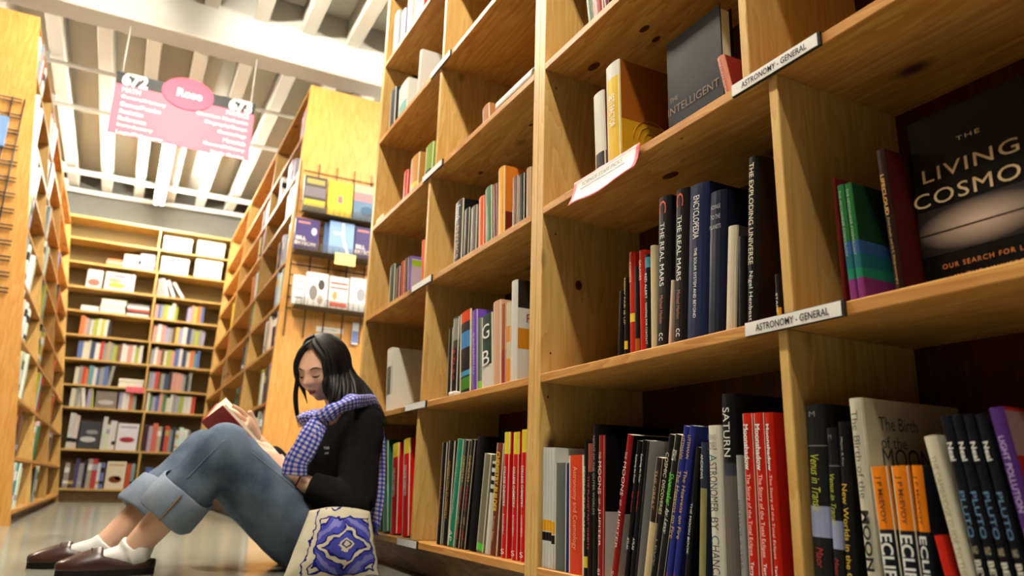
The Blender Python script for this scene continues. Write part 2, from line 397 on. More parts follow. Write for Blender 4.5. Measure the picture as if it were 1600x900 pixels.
def make_book(T, H, D, spine, side=None, bands=(), hard=False, sidebands=(), top=None):
    """local axes: x into the shelf, y along it, z up; spine at x=0. bands: (z0,z1,colour) as fractions from the foot"""
    c = .0026 if hard else .0012; r = min(T*.32, .006); c = min(c, T*.18)
    a = []
    for k in range(7):                                     # rounded back, from +y to -y
        th = math.pi/2 - math.pi*k/6; a.append((r*(1-math.cos(th))*1.0, math.sin(th)*T/2))
    outer = [(D, T/2)] + a + [(D, -T/2)]
    inner = [(D, T/2-c)] + [(x+c*.8, y*(T/2-c)/(T/2)) for x, y in a] + [(D, -T/2+c)]
    cuts = sorted({0.0, 1.0} | {v for b in list(bands)+list(sidebands) for v in b[:2]})
    ml = [cmat(spine), cmat(side or spine)]
    def pick(bs, zc):
        for z0, z1, col in bs:
            if z0 <= zc <= z1:
                m_ = cmat(col)
                if m_ not in ml: ml.append(m_)
                return ml.index(m_)
        return None
    def mi(i, k):
        zc = (cuts[i]+cuts[i+1])/2
        if 1 <= k <= 6:
            j = pick(bands, zc); return j if j is not None else 0
        j = pick(sidebands, zc); return j if j is not None else 1
    bm = bmesh.new(); slab(bm, outer, inner, [z*H for z in cuts], None, mi)
    me = finish(bm, 'book')
    e = .004 if hard else .0005
    pb = boxmesh((c*2.2, -T/2+c, e), (D-(.005 if hard else .0006), T/2-c, H-e), 0, 'pages')
    return me, ml, pb
def spine_text(o, T, H, titles):
    for t in titles:
        s, t0, t1, colr, wf = t[:5]; kw = t[5] if len(t) > 5 else {}
        m_ = mat('foil_%02x%02x%02x' % tuple(colr), rgb(*colr), .45, .4)
        if kw.get('flat'):
            lettering('title', s, (-.0012, 0, H*(1-(t0+t1)/2)), (0, -1, 0), (0, 0, 1), T*wf, H*(t1-t0), m_, o, anchor='C', bold=kw.get('bold', .0))
        else:
            h = T*wf; off = kw.get('off', 0)*T
            lettering('title', s, (-.0012, h/2-off, H*(1-t0)), (0, 0, -1), (0, -1, 0), H*(t1-t0), h, m_, o, bold=kw.get('bold', .0), shear=kw.get('shear', 0))
SHELVED = []
def book(z, X, xt, yt, xb, yb, w, color, label, titles=(), D=.15, group=None, H=None, **kw):
    """spine placed from its outline on the plane X: left edge top / low point, width at the top"""
    a, b = on_x(xt, yt, X), on_x(xb, yb, X); d = a-b
    foot = a - d*((a.z-z)/d.z)
    lean = math.atan2(-(d.y), d.z)                         # + = top towards the camera end
    # width: same height, w pixels to the right
    y = a.y
    for _ in range(40):
        e = col_of((X, y, a.z)) - (xt+w)
        y += e*.00035 if abs(e) > .01 else 0
    T = max(.004, (a.y-y)*math.cos(lean)); Hh = H or (a-foot).length
    me, ml, pb = make_book(T, Hh, D, color, **kw)
    o = link('book', me, None, ml)
    link('pages', pb, o, PAGE)
    spine_text(o, T, Hh, titles)
    cy = foot.y - T/2*math.cos(lean)
    o.location = (X, cy, z + .0006 + T/2*abs(math.sin(lean))); o.rotation_euler = (lean, 0, 0)
    tag(o, label, 'book', group); SHELVED.append((o, T, Hh, lean))
    return o, T, Hh
YEL, WHT, CRM, GLD, RED = (236, 206, 60), (238, 236, 230), (226, 214, 178), (214, 176, 84), (206, 30, 30)
W0 = (226, 224, 218)
# --- nearest bookcase, left bay, floor shelf
g = 'astronomy books on the lowest shelf of the near bookcase'; z = K[0]; X = .831
for i, x in enumerate((840, 846.5, 852, 857)):
    book(z, X, x+1.6, 700, x-.8, 882, 4.4, (206, 206, 200), ('leftmost', 'second', 'third', 'fourth')[i]+' of four thin grey magazines with orange bands beside the centre upright', D=.17, group=g,
         bands=((.30, .39, (236, 168, 40)), (.22, .29, (28, 24, 24))) if i != 3 else ((.28, .38, (238, 172, 44)), (.2, .27, (28, 24, 24))))
def B(*a, **k): return book(z, X, *a, group=g, **k)
B(862, 724, 860, 888, 18, (92, 98, 90), 'plain grey green book right of the thin magazines on the lowest shelf')
B(880.5, 725, 879, 890, 2.6, (40, 52, 120), 'very thin blue book left of the fat orange book')
B(884, 712, 883, 890, 23, (212, 66, 34), 'fat orange red book about cosmology on the lowest shelf', (('Astronomy and Cosmology', .10, .80, (246, 170, 130), .34), ), D=.16)
B(908, 689, 906.5, 890, 4.6, (24, 22, 22), 'slim black book right of the fat orange book', (('BEYOND THE PLANETS', .2, .75, W0, .5),), bands=((.06, .14, YEL),))
B(913.5, 694, 912, 890, 7, (34, 22, 22), 'slim dark book with a dusty pink top, right of centre upright', bands=((.78, 1, (150, 78, 70)),), titles=(('THE PLANETARY ORBITS', .25, .8, (190, 80, 70), .4),))
B(922, 664, 920, 898, 8, (18, 17, 17), 'tall black book left of the first Moons of Jupiter', (('NIGHT OF THE OUTER WORLDS', .08, .6, (150, 150, 150), .4),), D=.18, hard=True)
moons = (('THE', .12, .17, (230, 190, 180), .4), ('MOONS', .19, .42, (244, 214, 206), .55), ('OF', .45, .49, (230, 190, 180), .36), ('JUPITER', .52, .78, (244, 214, 206), .5), ('SI', .93, .97, W0, .4))
sb = ((0, .46, (196, 186, 178)), (.46, 1, (18, 17, 18)))
B(931.5, 681, 929, 898, 8.4, (146, 28, 30), 'upright red spined book about the moons of Jupiter, with cover showing', moons, D=.2, side=(18, 17, 18), sidebands=sb)
B(978.5, 681, 953.5, 898, 8.6, (146, 28, 30), 'leaning red spined book about the moons of Jupiter', moons, D=.2, side=(18, 17, 18), sidebands=sb)
B(994.5, 690, 974, 898, 6, (20, 18, 20), 'thin black leaning book right of the leaning red book', (('Exploring the Outer', .1, .3, WHT, .55), ('Solar System', .36, .5, (176, 34, 36), .5), ('ATLAS', .68, .76, W0, .5)), D=.19)
B(1002.5, 689, 983, 898, 6.4, (20, 18, 20), 'second thin black leaning book, left of the pale magazine', (('Exploring the Outer', .1, .3, WHT, .55), ('Solar System', .36, .5, (176, 34, 36), .5), ('ATLAS', .68, .76, W0, .5)), D=.19)
o, T, H = B(1010.5, 690, 991, 898, 3.4, (40, 38, 40), 'leaning pale magazine whose cover shows SKY in a red box', D=.21, side=(190, 192, 196))
link('red_box', boxmesh((.05, -T/2-.0006, H*.80), (.13, -T/2-.0001, H*.93)), o, mat('logo_red', rgb(206, 40, 50), .4))
lettering('title', 'SKY', (.09, -T/2-.0008, H*.865), (1, 0, 0), (0, 0, 1), .06, .018, mat('logo_white', rgb(240, 236, 230), .5), o, anchor='C', bold=.03)
B(1023.5, 717, 1004, 898, 11, (52, 36, 28), 'short leaning book with dark top half and cream lower half', (('THE GREAT', .1, .4, (180, 150, 110), .4),), bands=((0, .5, (206, 184, 142)), (0, .03, (60, 190, 70))))
B(1042, 681, 1014, 898, 8.6, (22, 22, 24), 'leaning black book about cosmic discoveries with a cream title', (('COSMIC', .12, .28, CRM, .6), ('DISCOVERIES', .30, .52, CRM, .55), ('LEVY', .68, .85, (150, 150, 140), .4)))
B(1051.5, 682, 1023.5, 898, 12.4, (22, 24, 26), 'leaning black book with a bright green title, about a comet hunter', (('LEVY', .10, .17, WHT, .55, {'flat': 1}), ('Shoemaker', .25, .46, (90, 220, 60), .6, {'shear': .3}), ('by Levy', .48, .64, W0, .5, {'shear': .3})), bands=((0, .03, (60, 200, 70)),))
for i, (x, xb_) in enumerate(((1066, 1038), (1076, 1050))):
    B(x, 668-i, xb_, 898, 8.8, (40, 48, 132), ('left', 'right')[i]+' of two leaning blue books with gold titles on the lowest shelf', (('LITTMANN', .06, .2, GLD, .5), ('The Heavens on Fire', .27, .68, GLD, .62), ('PRESS', .88, .95, (180, 60, 60), .3)), D=.16, side=(36, 44, 110))
B(1086, 700, 1068.5, 898, 7, (20, 20, 24), 'narrow black leaning book about the moon, right of the blue pair', (('THE MOON BOOK', .38, .72, W0, .45),))
B(1093.5, 692, 1090, 898, 9, (46, 52, 74), 'navy book with a yellow speckled lower half, left of the white spine', bands=((0, .70, (146, 140, 92)), (.42, .48, (40, 44, 60)), (.2, .25, (40, 44, 60)), (.66, .70, (220, 190, 90))), titles=(('ANDREWS', .08, .24, W0, .4),))
B(1103.5, 666, 1110.5, 898, 19, (222, 218, 202), 'white spined book ASTRONOMER BY CHANCE in tall dark letters', (('LOVELL', .10, .145, (90, 90, 86), .7, {'flat': 1}), ('BERNARD', .055, .085, (120, 120, 110), .7, {'flat': 1}), ('A', .17, .215, (24, 96, 90), .62), ('STRONOMER', .218, .50, (40, 42, 42), .6), ('BY', .53, .60, (40, 42, 42), .55), ('C', .63, .68, (24, 96, 90), .6), ('HANCE', .685, .87, (40, 42, 42), .6)), D=.16, hard=True)
B(1124, 617, 1133.5, 898, 20, (20, 20, 22), 'tallest black book on the lowest shelf, titled SATURN', (('SATURN', .07, .31, W0, .5), ), D=.2, hard=True, bands=((0, .6, (96, 88, 82)), (.60, .66, (52, 52, 66))))
B(1147.5, 712, 1156, 898, 8.5, (150, 152, 148), 'narrow grey book left of the three red spines', (('BIRTH OF A STAR', .3, .75, (90, 90, 86), .4),), bands=((0, .04, (60, 200, 80)),))
ms = (('Moonshadow', .06, .30, WHT, .42, {'bold': .03}), ('The Story of the Total Eclipse', .32, .73, (250, 214, 206), .42), ('Terry Manners', .76, .94, WHT, .36, {'bold': .02}))
for i, (x, xb_, w) in enumerate(((1157, 1168, 16.2), (1174.3, 1187.5, 17), (1192.5, 1207.8, 11.5))):
    B(x, 647-i*.7, xb_, 898, w, (196, 36, 22), ('leftmost', 'middle', 'rightmost')[i]+' of three bright red spines about the total eclipse', ms, D=.14, side=(176, 30, 20))
# --- nearest bookcase, right bay, floor shelf
vt = (('M', .035, .06, (120, 120, 120), .3, {'flat': 1}), ('Venus in Transit', .24, .50, (186, 190, 60), .42, {'shear': .25}), ('Maor', .66, .75, (176, 50, 44), .34, {'shear': .25}))
vb = ((.385, .525, (150, 158, 192)), (.80, .805, (120, 120, 120)))
B(1254, 634, 1268.5, 898, 30, (30, 30, 32), 'wider of the two black books with yellow title and pale photo square', vt, D=.16, bands=vb, hard=True)
B(1288, 670, 1300.5, 898, 16.5, (26, 26, 28), 'narrower of the two black books with yellow title and pale photo square', vt, D=.16, bands=vb, hard=True)
B(1306, 660, 1320.5, 898, 15.5, (22, 22, 24), 'black book with yellow title about new worlds, beside the tall cream book', (('Mayor & Frei', .08, .22, (170, 170, 160), .26), ('New Worlds in the Cosmos', .31, .9, (226, 186, 60), .5)), D=.16, bands=((0, .02, (60, 200, 80)),))
o, T, H = B(1323, 624, 1352, 898, 20, (206, 200, 178), 'tall cream book about the birth of the moon on the lowest shelf', (('The Birth of the', .055, .44, (84, 82, 74), .46), ('MOON', .49, .74, (20, 20, 20), .55, {'bold': .03}), ('Lewis Alder', .77, .95, (110, 108, 100), .34)), D=.2, side=(196, 184, 156))
ik = mat('cover_ink', rgb(60, 56, 50), .6)
for s, zz, l, h in (('The Birth', .86, .075, .017), ('of the', .78, .05, .015), ('MOON', .69, .095, .026)): lettering('cover_title', s, (.03, -T/2-.0006, H*zz), (1, 0, 0), (0, 0, 1), l, h, ik, o)
ec = (('J P McEVOY', .06, .34, (96, 44, 14), .36, {'bold': .02}), ('ECLIPSE', .40, .76, (226, 226, 222), .66, {'bold': .02}), ('@', .82, .9, (120, 124, 130), .5, {'flat': 1}))
for i, (x, xb_, w) in enumerate(((1356, 1378, 28), (1388, 1409, 28), (1421, 1441, 16))):
    B(x, 730-i, xb_, 898, w, (22, 28, 38), ('leftmost', 'middle', 'rightmost')[i]+' of three books with orange tops and big ECLIPSE lettering', ec, D=.13, bands=((.625, 1, (232, 130, 24)), (.66, .8, (222, 92, 30))))
B(1457, 838, 1473, 898, 13, (196, 40, 24), 'short red book squeezed left of the leaning cream spine')
B(1440, 684, 1497, 898, 20, (214, 206, 180), 'cream spine leaning right, between the ECLIPSE and BEYOND books', (('THE CAMBRIDGE GUIDE TO THE SOLAR SYSTEM', .1, .92, (150, 140, 116), .4),), D=.15)
pl = (('Neal', .12, .2, WHT, .5, {'bold': .02}), ('PLUTO', .33, .52, (96, 140, 178), .5), ('AND', .555, .585, (180, 170, 140), .5, {'flat': 1}), ('BEYOND', .61, .82, (220, 216, 200), .52, {'bold': .02}))
for i, (x, xb_) in enumerate(((1463, 1521), (1482, 1543), (1501, 1565), (1520, 1587))):
    B(x, 652-i, xb_, 898, 16.5, (18, 20, 26), ('leftmost', 'second', 'third', 'rightmost')[i]+' of four black and blue leaning books ending in BEYOND', pl, D=.15, bands=((0, .16, (28, 44, 96)),), side=(16, 17, 20))
o, T, H = B(1541, 640, 1612, 898, 23, (76, 42, 110), 'purple spined leaning book with red cover at the right edge', (('LIGHT POLLUTION', .12, .42, (196, 180, 220), .4), ('Bob Mizon', .48, .62, (210, 200, 220), .3)), D=.17, side=(158, 26, 24), sidebands=((.8, .985, (150, 120, 120)), ))
lettering('cover_title', 'URBAN SKY', (.03, -T/2-.0006, H*.62), (1, 0, 0), (0, 0, 1), .12, .022, mat('foil_d6b054', rgb(214, 176, 84), .45), o)
# --- nearest bookcase, left bay, second shelf
g = 'astronomy books on the second shelf of the near bookcase'; z = K[1]; X = .85
B(966, 457, 963.5, 553, 7, (22, 20, 20), 'low black book at the left end of the second shelf row')
B(974.6, 434, 974, 550, 4.6, (30, 26, 24), 'thin dark book with a yellow title left of the red spines', (('HOW FAR IS UP', .02, .6, GLD, .55),), bands=((.1, .2, YEL),))
B(981, 396, 982.5, 549, 8, (190, 44, 26), 'left of two thin red spines on the second shelf', (('COSMOS', .1, .3, (240, 190, 170), .4),), bands=((.32, .40, YEL),))
B(989.8, 418, 991, 547, 6, (30, 24, 24), 'dark book with an orange foot between the two red spines', bands=((0, .18, (176, 96, 30)),))
B(996.5, 393, 998.5, 546, 8, (188, 40, 26), 'right of two thin red spines on the second shelf', (('GALAXIES', .1, .3, (240, 190, 170), .4),))
B(1005, 400, 1006.8, 544, 8, (22, 24, 26), 'black book with a blue top right of the red spines', (('RED ALERT', .2, .46, W0, .4), ('WAITING FOR CONTACT', .5, .92, W0, .36)), bands=((.86, .97, (80, 140, 160)),))
B(1013.6, 386, 1015, 542, 7.5, (210, 194, 154), 'aged cream spine left of the two tall Mars books')
rm = (('C', .03, .12, (200, 70, 50), .55), ('THE REAL MARS', .18, .60, W0, .34), ('Michael Hanlon', .66, .84, (170, 100, 70), .26), ('cc', .90, .95, W0, .3))
for i, (x, yt_, xb_, yb_) in enumerate(((1025, 314, 1021.5, 541), (1052, 302, 1048, 535))):
    B(x, yt_, xb_, yb_, 18.5, (26, 22, 24), ('left', 'right')[i]+' of two tall glossy black books about Mars', rm, D=.22, hard=True)
B(1045.4, 440, 1041.2, 537, 4, (214, 190, 170), 'thin pale book wedged between the two Mars books', D=.12)  # built as a book, but paints the lit side of its neighbour's cover
B(1074, 297, 1069, 530, 30, (24, 34, 66), 'thick glossy navy book with nebula cover right of the Mars pair', (('ENCYCLOPEDIA', .08, .36, W0, .3), ('THE SOLAR SYSTEM AND BEYOND', .42, .86, W0, .14)), D=.23, hard=True, side=(22, 32, 66))
B(1107, 306, 1103, 524, 25, (22, 28, 46), 'thick dark navy book with stacked grey title, left of the white spine', (('VOYAGE', .10, .13, (150, 150, 150), .6, {'flat': 1}), ('TO THE', .17, .2, (150, 150, 150), .6, {'flat': 1}), ('PLANETS', .24, .27, (150, 150, 150), .7, {'flat': 1})), D=.2, hard=True)
B(1135.5, 357, 1132, 515, 14.5, (206, 196, 172), 'white spine standing right of the thick navy books', D=.15, side=(60, 54, 50))
B(1151, 372, 1151, 512, 11, (22, 22, 22), 'plain black book between the white spine and the tallest black book')
B(1167, 250, 1164.5, 508, 16.5, (20, 19, 20), 'tallest black book on the second shelf, about the exploding universe', (('THE EXPLODING UNIVERSE', .04, .64, CRM, .42), ('Nigel Henbest', .68, .96, W0, .42)), D=.24, hard=True, side=(44, 28, 20))
B(1209, 430, 1212.5, 498, 7, (28, 24, 22), 'thin black book with a yellow band beside the divider', bands=((.1, .3, (220, 160, 40)),), titles=(('STARS', .4, .8, W0, .4),))
# --- nearest bookcase, right bay, second shelf
X = .862
B(1298.5, 280, 1317, 468, 5, (92, 24, 22), 'thin maroon book left of the two green spines')
gb = ((.30, .42, (40, 110, 120)), (.42, .52, (60, 100, 160)), (.22, .30, (40, 140, 110)), (0, .22, (136, 60, 130)), (.10, .17, (226, 180, 50)))
for i, (x, yt_, xb_) in enumerate(((1306, 292, 1326.5), (1317.8, 289, 1339.5))):
    B(x, yt_, xb_, 465-i*3, 10, (44, 112, 60), ('left', 'right')[i]+' of two green spined books with purple feet', (('THE HITCHHIKER COSMOLOGY', .05, .6, (170, 200, 170), .36),), D=.15, bands=gb, side=(26, 62, 36), sidebands=gb[:4])
B(1366, 238, 1396, 445, 13.5, (40, 20, 18), 'dark brown spine titled LIFECLOUD left of the black cover', (('LIFECLOUD', .18, .46, (200, 150, 80), .4, {'bold': .03}), ('Fred Hoyle and N C Wickramasinghe', .48, .92, (180, 150, 90), .32)), D=.16, side=(70, 22, 18), hard=True)
# face-out book
def faceout(x0, x1, zf, H, X, pxl, z, tilt, color, label, D, group):
    a = on_x(pxl[0], pxl[1], X); W = x1
    me, ml, pb = make_book(D, H, W, color, hard=True)
    o = link('book', me, None, ml); link('pages', pb, o, PAGE)
    # turn so that the board that faces -y looks out of the shelf
    o.rotation_euler = (0, 0, -math.pi/2); o.location = (X + D/2, a.y, z)
    tag(o, label, 'book', group); return o, W, H, D
o, W_, H, T = faceout(0, .165, 0, .245, .90, (1428, 330), K[1]+.0006, 0, (8, 8, 9), 'black book THE LIVING COSMOS standing face out on the second shelf', .032, g)
lc = mat('cosmos_letters', rgb(198, 174, 134), .4, .4, metal=.2); lo = mat('cosmos_small', rgb(206, 128, 62), .5)
yy = -T/2-.0007
for s, x0, zz, l, h, m_ in (('THE', .066, .212, .03, .0055, lc), ('LIVING', .016, .170, .122, .0185, lc), ('COSMOS', .0, .137, .155, .02, lc), ('OUR SEARCH FOR LIFE', .028, .050, .112, .0062, lo), ('IN THE UNIVERSE', .042, .034, .088, .0062, lo)):
    lettering('cover_title', s, (x0+.002, yy, zz-.017), (1, 0, 0), (0, 0, 1), l, h, m_, o, spacing=1.25 if 'SEARCH' in s or 'THE' in s else 1.1)
def lens_mat():
    m = bpy.data.materials.new('galaxy_print'); m.use_nodes = True; nt = m.node_tree; b = nt.nodes['Principled BSDF']; N = lambda t: nt.nodes.new('ShaderNode'+t)
    tc = N('TexCoord'); mp = N('Mapping'); mp.inputs['Location'].default_value = (-.5, -.5, -.5); nt.links.new(tc.outputs['Generated'], mp.inputs['Vector'])
    mp2 = N('Mapping'); mp2.inputs['Scale'].default_value = (1.9, 0, 2); nt.links.new(mp.outputs[0], mp2.inputs['Vector'])
    g_ = N('TexGradient'); g_.gradient_type = 'SPHERICAL'; nt.links.new(mp2.outputs[0], g_.inputs['Vector'])
    rp = N('ValToRGB'); rp.color_ramp.elements[0].color = rgb(14, 14, 16); rp.color_ramp.elements[1].color = rgb(190, 168, 150); rp.color_ramp.elements[1].position = .9
    nt.links.new(g_.outputs['Fac'], rp.inputs['Fac']); nt.links.new(rp.outputs['Color'], b.inputs['Base Color']); b.inputs['Roughness'].default_value = .35
    return m
link('cover_picture', boxmesh((.004, -T/2-.0005, .053), (.161, -T/2-.0001, .115)), o, lens_mat())
link('cover_line', boxmesh((.004, -T/2-.0008, .0815), (.161, -T/2-.0004, .0832)), o, mat('cover_black', rgb(14, 14, 16), .35))
# --- nearest bookcase, left bay, third shelf
g = 'books on the third shelf of the near bookcase'; z = K[2]; X = .85
B(925.5, 152, 929, 268, 15.5, (222, 218, 206), 'slim white spine at the left of the third shelf', D=.14, side=(120, 60, 30), bands=((0, .03, (90, 200, 60)), (.14, .30, (60, 58, 56))))
o, T, H = B(945, 108, 948, 258, 20, (226, 186, 60), 'yellow spined book with ringed cover on the third shelf', (('SETI FACTOR', .3, .6, WHT, .4),), D=.19, side=(150, 84, 24), bands=((.86, 1, (210, 206, 196)),), sidebands=((0, .45, (196, 150, 30)),))
ring = mat('ring_print', rgb(206, 132, 40), .4)
for i, rr in enumerate((.022, .036, .050)):
    bm = bmesh.new(); pts = [(.085+rr*math.cos(a), -T/2-.0004, .075+rr*math.sin(a)) for a in np.linspace(0, math.pi, 25)]
    loft(bm, pts, [(.0012, .0003)]*25, 6, up=(0, 1, 0)); link('cover_ring', finish(bm, 'ring'), o, ring)
o, W_, H, T = faceout(0, .16, 0, .235, .885, (1042, 190), K[2]+.0006, 0, (7, 7, 8), 'black book showing THE INTELLIGENT face out on the third shelf', .03, g)
il = mat('cover_bronze', rgb(112, 90, 68), .6)
lettering('cover_title', 'THE', (.012, -T/2-.0006, .098), (1, 0, 0), (0, 0, 1), .024, .0095, il, o)
lettering('cover_title', 'INTELLIGENT', (.006, -T/2-.0006, .070), (1, 0, 0), (0, 0, 1), .145, .017, il, o)
B(1118, 94, 1131, 148, 11, (206, 130, 104), 'small salmon pink spine beside the upper astronomy label', (('STARWATCH', .1, .8, (120, 60, 50), .4),), D=.11, side=(120, 36, 26))
# --- nearest bookcase, fourth shelf, seen from below
g = 'books on the fourth shelf of the near bookcase'; z = K[3]; X = .85
B(910, -40, 918, 34, 7, (110, 124, 108), 'grey green book at the left of the fourth shelf', H=.22)
B(920, -40, 926, 30, 15, (140, 44, 34), 'brick red book on the fourth shelf, left bay', H=.24)
B(938, -40, 943, 14, 7, (70, 22, 24), 'dark red book right of the brick red one on the fourth shelf', H=.23)
B(1226, -40, 1238, 74, 32, (74, 18, 36), 'thick maroon book beside the divider on the fourth shelf', D=.18, H=.25)
B(1262, -40, 1274, 56, 25, (150, 132, 112), 'beige book right of the maroon book on the fourth shelf', D=.18, H=.24)
B(1291, -40, 1303, 40, 26, (70, 66, 60), 'dark grey book right of the beige book on the fourth shelf', D=.18, H=.25)
# --- second bookcase, bay next to the near bookcase
g = 'chemistry books on the lowest shelf behind the reader'; z = K[0]; X = .842
B(690.5, 692, 680.5, 843, 7.4, (20, 18, 18), 'leftmost black leaning book beside the divider, lowest shelf', (('INSTANT NOTES', .3, .8, (170, 100, 40), .4),), D=.19)
B(700.5, 690, 689.5, 844, 9.6, (20, 18, 18), 'second black leaning book with a gold title, lowest shelf', (('INTRODUCTION TO CHEMISTRY', .2, .75, (222, 160, 50), .36),), D=.19)
B(714, 688, 699, 846, 9.4, (26, 128, 98), 'green leaning book between black ones, lowest shelf', (('ORGANIC CHEMISTRY', .2, .7, (120, 190, 160), .36), ('AP', .85, .95, WHT, .5)), D=.19)
br = (('CHEMISTRY', .15, .4, GLD, .5), ('THE EASY WAY', .42, .66, (190, 30, 40), .5), ('EXAM', .72, .78, GLD, .4), ('PREP', .84, .92, (190, 30, 40), .5))
B(726, 689, 710, 848, 6.4, (24, 16, 16), 'left of two black leaning books with gold and red lettering', br, D=.19)
B(735, 688, 719, 850, 6.6, (24, 16, 16), 'right of two black leaning books with gold and red lettering', br, D=.2)
B(744.5, 684, 730, 851, 9.6, (20, 18, 20), 'big black leaning book left of the grey one, lowest shelf', D=.21, hard=True)
B(756, 711, 743, 853, 10.5, (118, 114, 92), 'grey olive leaning book with orange corner, lowest shelf', D=.18, bands=((.02, .09, (80, 210, 60)),))
B(768, 722, 757, 854, 5, (222, 220, 210), 'thin white and black striped leaning book, lowest shelf', D=.16, bands=tuple((.66+i*.09, .705+i*.09, (24, 24, 24)) for i in range(4)))
B(774, 694, 763, 857, 11, (112, 52, 28), 'brown leaning book titled CHEMISTRY BUILDER', (('CHEMISTRY BUILDER', .08, .62, (236, 200, 50), .5, {'bold': .02}), ('Problem Solver', .66, .88, (220, 180, 140), .3)), D=.19)
cc = (('COLLEGE CHEMISTRY', .28, .60, WHT, .42, {'bold': .02}), ('ROSENBERG', .66, .82, (250, 210, 200), .34), ('S', .93, .97, WHT, .6, {'flat': 1}))
for i, (x, yt_, xb_, yb_, w) in enumerate(((787, 676, 781, 866, 8.2), (801, 676, 797.5, 868, 8), (814, 672, 811, 870, 7.6))):
    B(x, yt_, xb_, yb_, w, (206, 22, 22), ('left', 'middle', 'right')[i]+' of three red and yellow chemistry books by the double upright', cc, D=.2, bands=((.82, 1, (232, 206, 40)),))
g = 'books on the second shelf behind the reader'; z = K[1]
B(700.5, 514, 697, 615, 6, (34, 30, 28), 'dark slim book beside the divider, second shelf', D=.18)
B(707.5, 498, 703, 613, 9, (60, 58, 54), 'grey topped dark book with red lettering, second shelf', (('ATLAS', .4, .8, (206, 40, 40), .5),), D=.18, bands=((.7, .98, (140, 140, 134)), (0, .6, (24, 22, 22))))
B(718, 492, 716.5, 611, 17.6, (30, 30, 34), 'fat black book with orange top and green foot, second shelf', D=.17, bands=((.86, 1, (216, 70, 30)), (.54, .74, (60, 130, 190)), (.2, .26, (70, 150, 190)), (.04, .18, (70, 130, 40))))
B(737, 487, 736.5, 608, 7.6, (110, 70, 180), 'slim purple spine on the second shelf', (('FUNDAMENTALS', .3, .8, (200, 180, 230), .4),), D=.16)
B(745.6, 498, 744.8, 606, 4.6, (84, 104, 100), 'thin grey green spine beside the large G and B', D=.17, bands=((0, .12, (140, 200, 60)),))
B(751, 497, 751, 605, 17.4, (40, 66, 58), 'dark green and white spine lettered G and B', (('G', .14, .34, WHT, .66, {'flat': 1}), ('B', .50, .70, WHT, .62, {'flat': 1})), D=.17, bands=((0, .30, (216, 210, 200)),))
B(769.4, 474, 769, 601, 11.6, (206, 160, 128), 'peach coloured spine on the second shelf', D=.18)
B(781.8, 477, 781, 598, 7, (160, 84, 50), 'brown and rust spine right of the peach spine', D=.18, bands=((0, .42, (150, 52, 44)),))
B(789.5, 475, 789, 596, 6.6, (214, 196, 164), 'white and orange spine left of the white book with R', D=.18, bands=((0, .3, (226, 140, 50)), (.5, .7, (222, 150, 70))))
o, T, H = B(798, 441, 796, 594, 8.6, (214, 210, 204), 'tall white book showing R on its cover, second shelf', D=.2, side=(206, 202, 196), sidebands=((.32, .52, (196, 130, 30)), (.72, 1, (40, 32, 28))))
lettering('cover_title', 'R', (.03, -T/2-.0006, H*.58), (1, 0, 0), (0, 0, 1), .02, .022, mat('brick_ink', rgb(140, 60, 40), .5), o)
g = 'books on the third shelf behind the reader'; z = K[2]
B(711, 319, 707.5, 403, 13, (20, 18, 18), 'wide black book beside the divider, third shelf', (('French', .08, .3, W0, .5), ('PHYSICS', .4, .9, (190, 150, 80), .34)), D=.16)
B(725, 329, 722.5, 395, 8, (30, 28, 28), 'narrow black book left of the grey one, third shelf', D=.16)
B(735, 326, 733, 389, 9.6, (96, 90, 86), 'grey book left of the orange one, third shelf', D=.17)
B(747, 311, 746, 382, 8, (228, 92, 34), 'bright orange slim spine on the third shelf', D=.16)
B(757, 297, 757, 377, 10, (78, 118, 86), 'muted green spine right of the orange one, third shelf', D=.17)
B(768.8, 291, 769.5, 371, 6, (120, 64, 60), 'dull maroon spine left of the large orange book, third shelf', D=.17)
o, T, H = B(777.5, 266, 776.5, 366, 9.6, (232, 168, 60), 'large orange book with C on its cover, third shelf', D=.19, side=(214, 120, 36), sidebands=((0, .35, (110, 40, 24)),))
lettering('cover_title', 'C', (.04, -T/2-.0006, H*.36), (1, 0, 0), (0, 0, 1), .03, .035, mat('brick_ink', rgb(140, 60, 40), .5), o)
B(800, 279, 798.5, 354, 8, (124, 92, 78), 'brown spine right of the large orange book, third shelf', D=.18)
B(809, 276, 808, 348, 9, (26, 24, 24), 'black spine near the double upright, third shelf', D=.17)
B(821, 265, 820.5, 340, 6.6, (188, 150, 112), 'tan spine touching the double upright, third shelf', D=.17)
# flat pile on the fourth shelf
g = 'books on the fourth shelf behind the reader'; z = K[3]
B(752.5, 172, 752.8, 190, 11, (176, 118, 74), 'small tan block shaped book on the fourth shelf', D=.10)
a, b = on_x(775, 166, .828), on_x(833, 118, .828)
def flat_book(X, ya, yb, z, T, color, label, g, D=.2):
    me, ml, pb = make_book(T, abs(yb-ya), D, color, hard=True)
    o = link('book', me, None, ml); link('pages', pb, o, PAGE)
    o.rotation_euler = (math.pi/2, 0, 0); o.location = (X, max(ya, yb), z+T/2); tag(o, label, 'book', g); return o
flat_book(.826, a.y, 1.535, z+.0006, .03, (220, 216, 208), 'white book lying flat on the fourth shelf under a dark one', g)
flat_book(.85, a.y-.03, 1.54, z+.0312, .03, (44, 40, 46), 'dark book lying flat on top of the white one, fourth shelf', g)
z = K[4]; g = 'books on the fifth shelf behind the reader'
B(765, -20, 769, 9, 7, (150, 130, 50), 'olive yellow book high on the fifth shelf', H=.2)
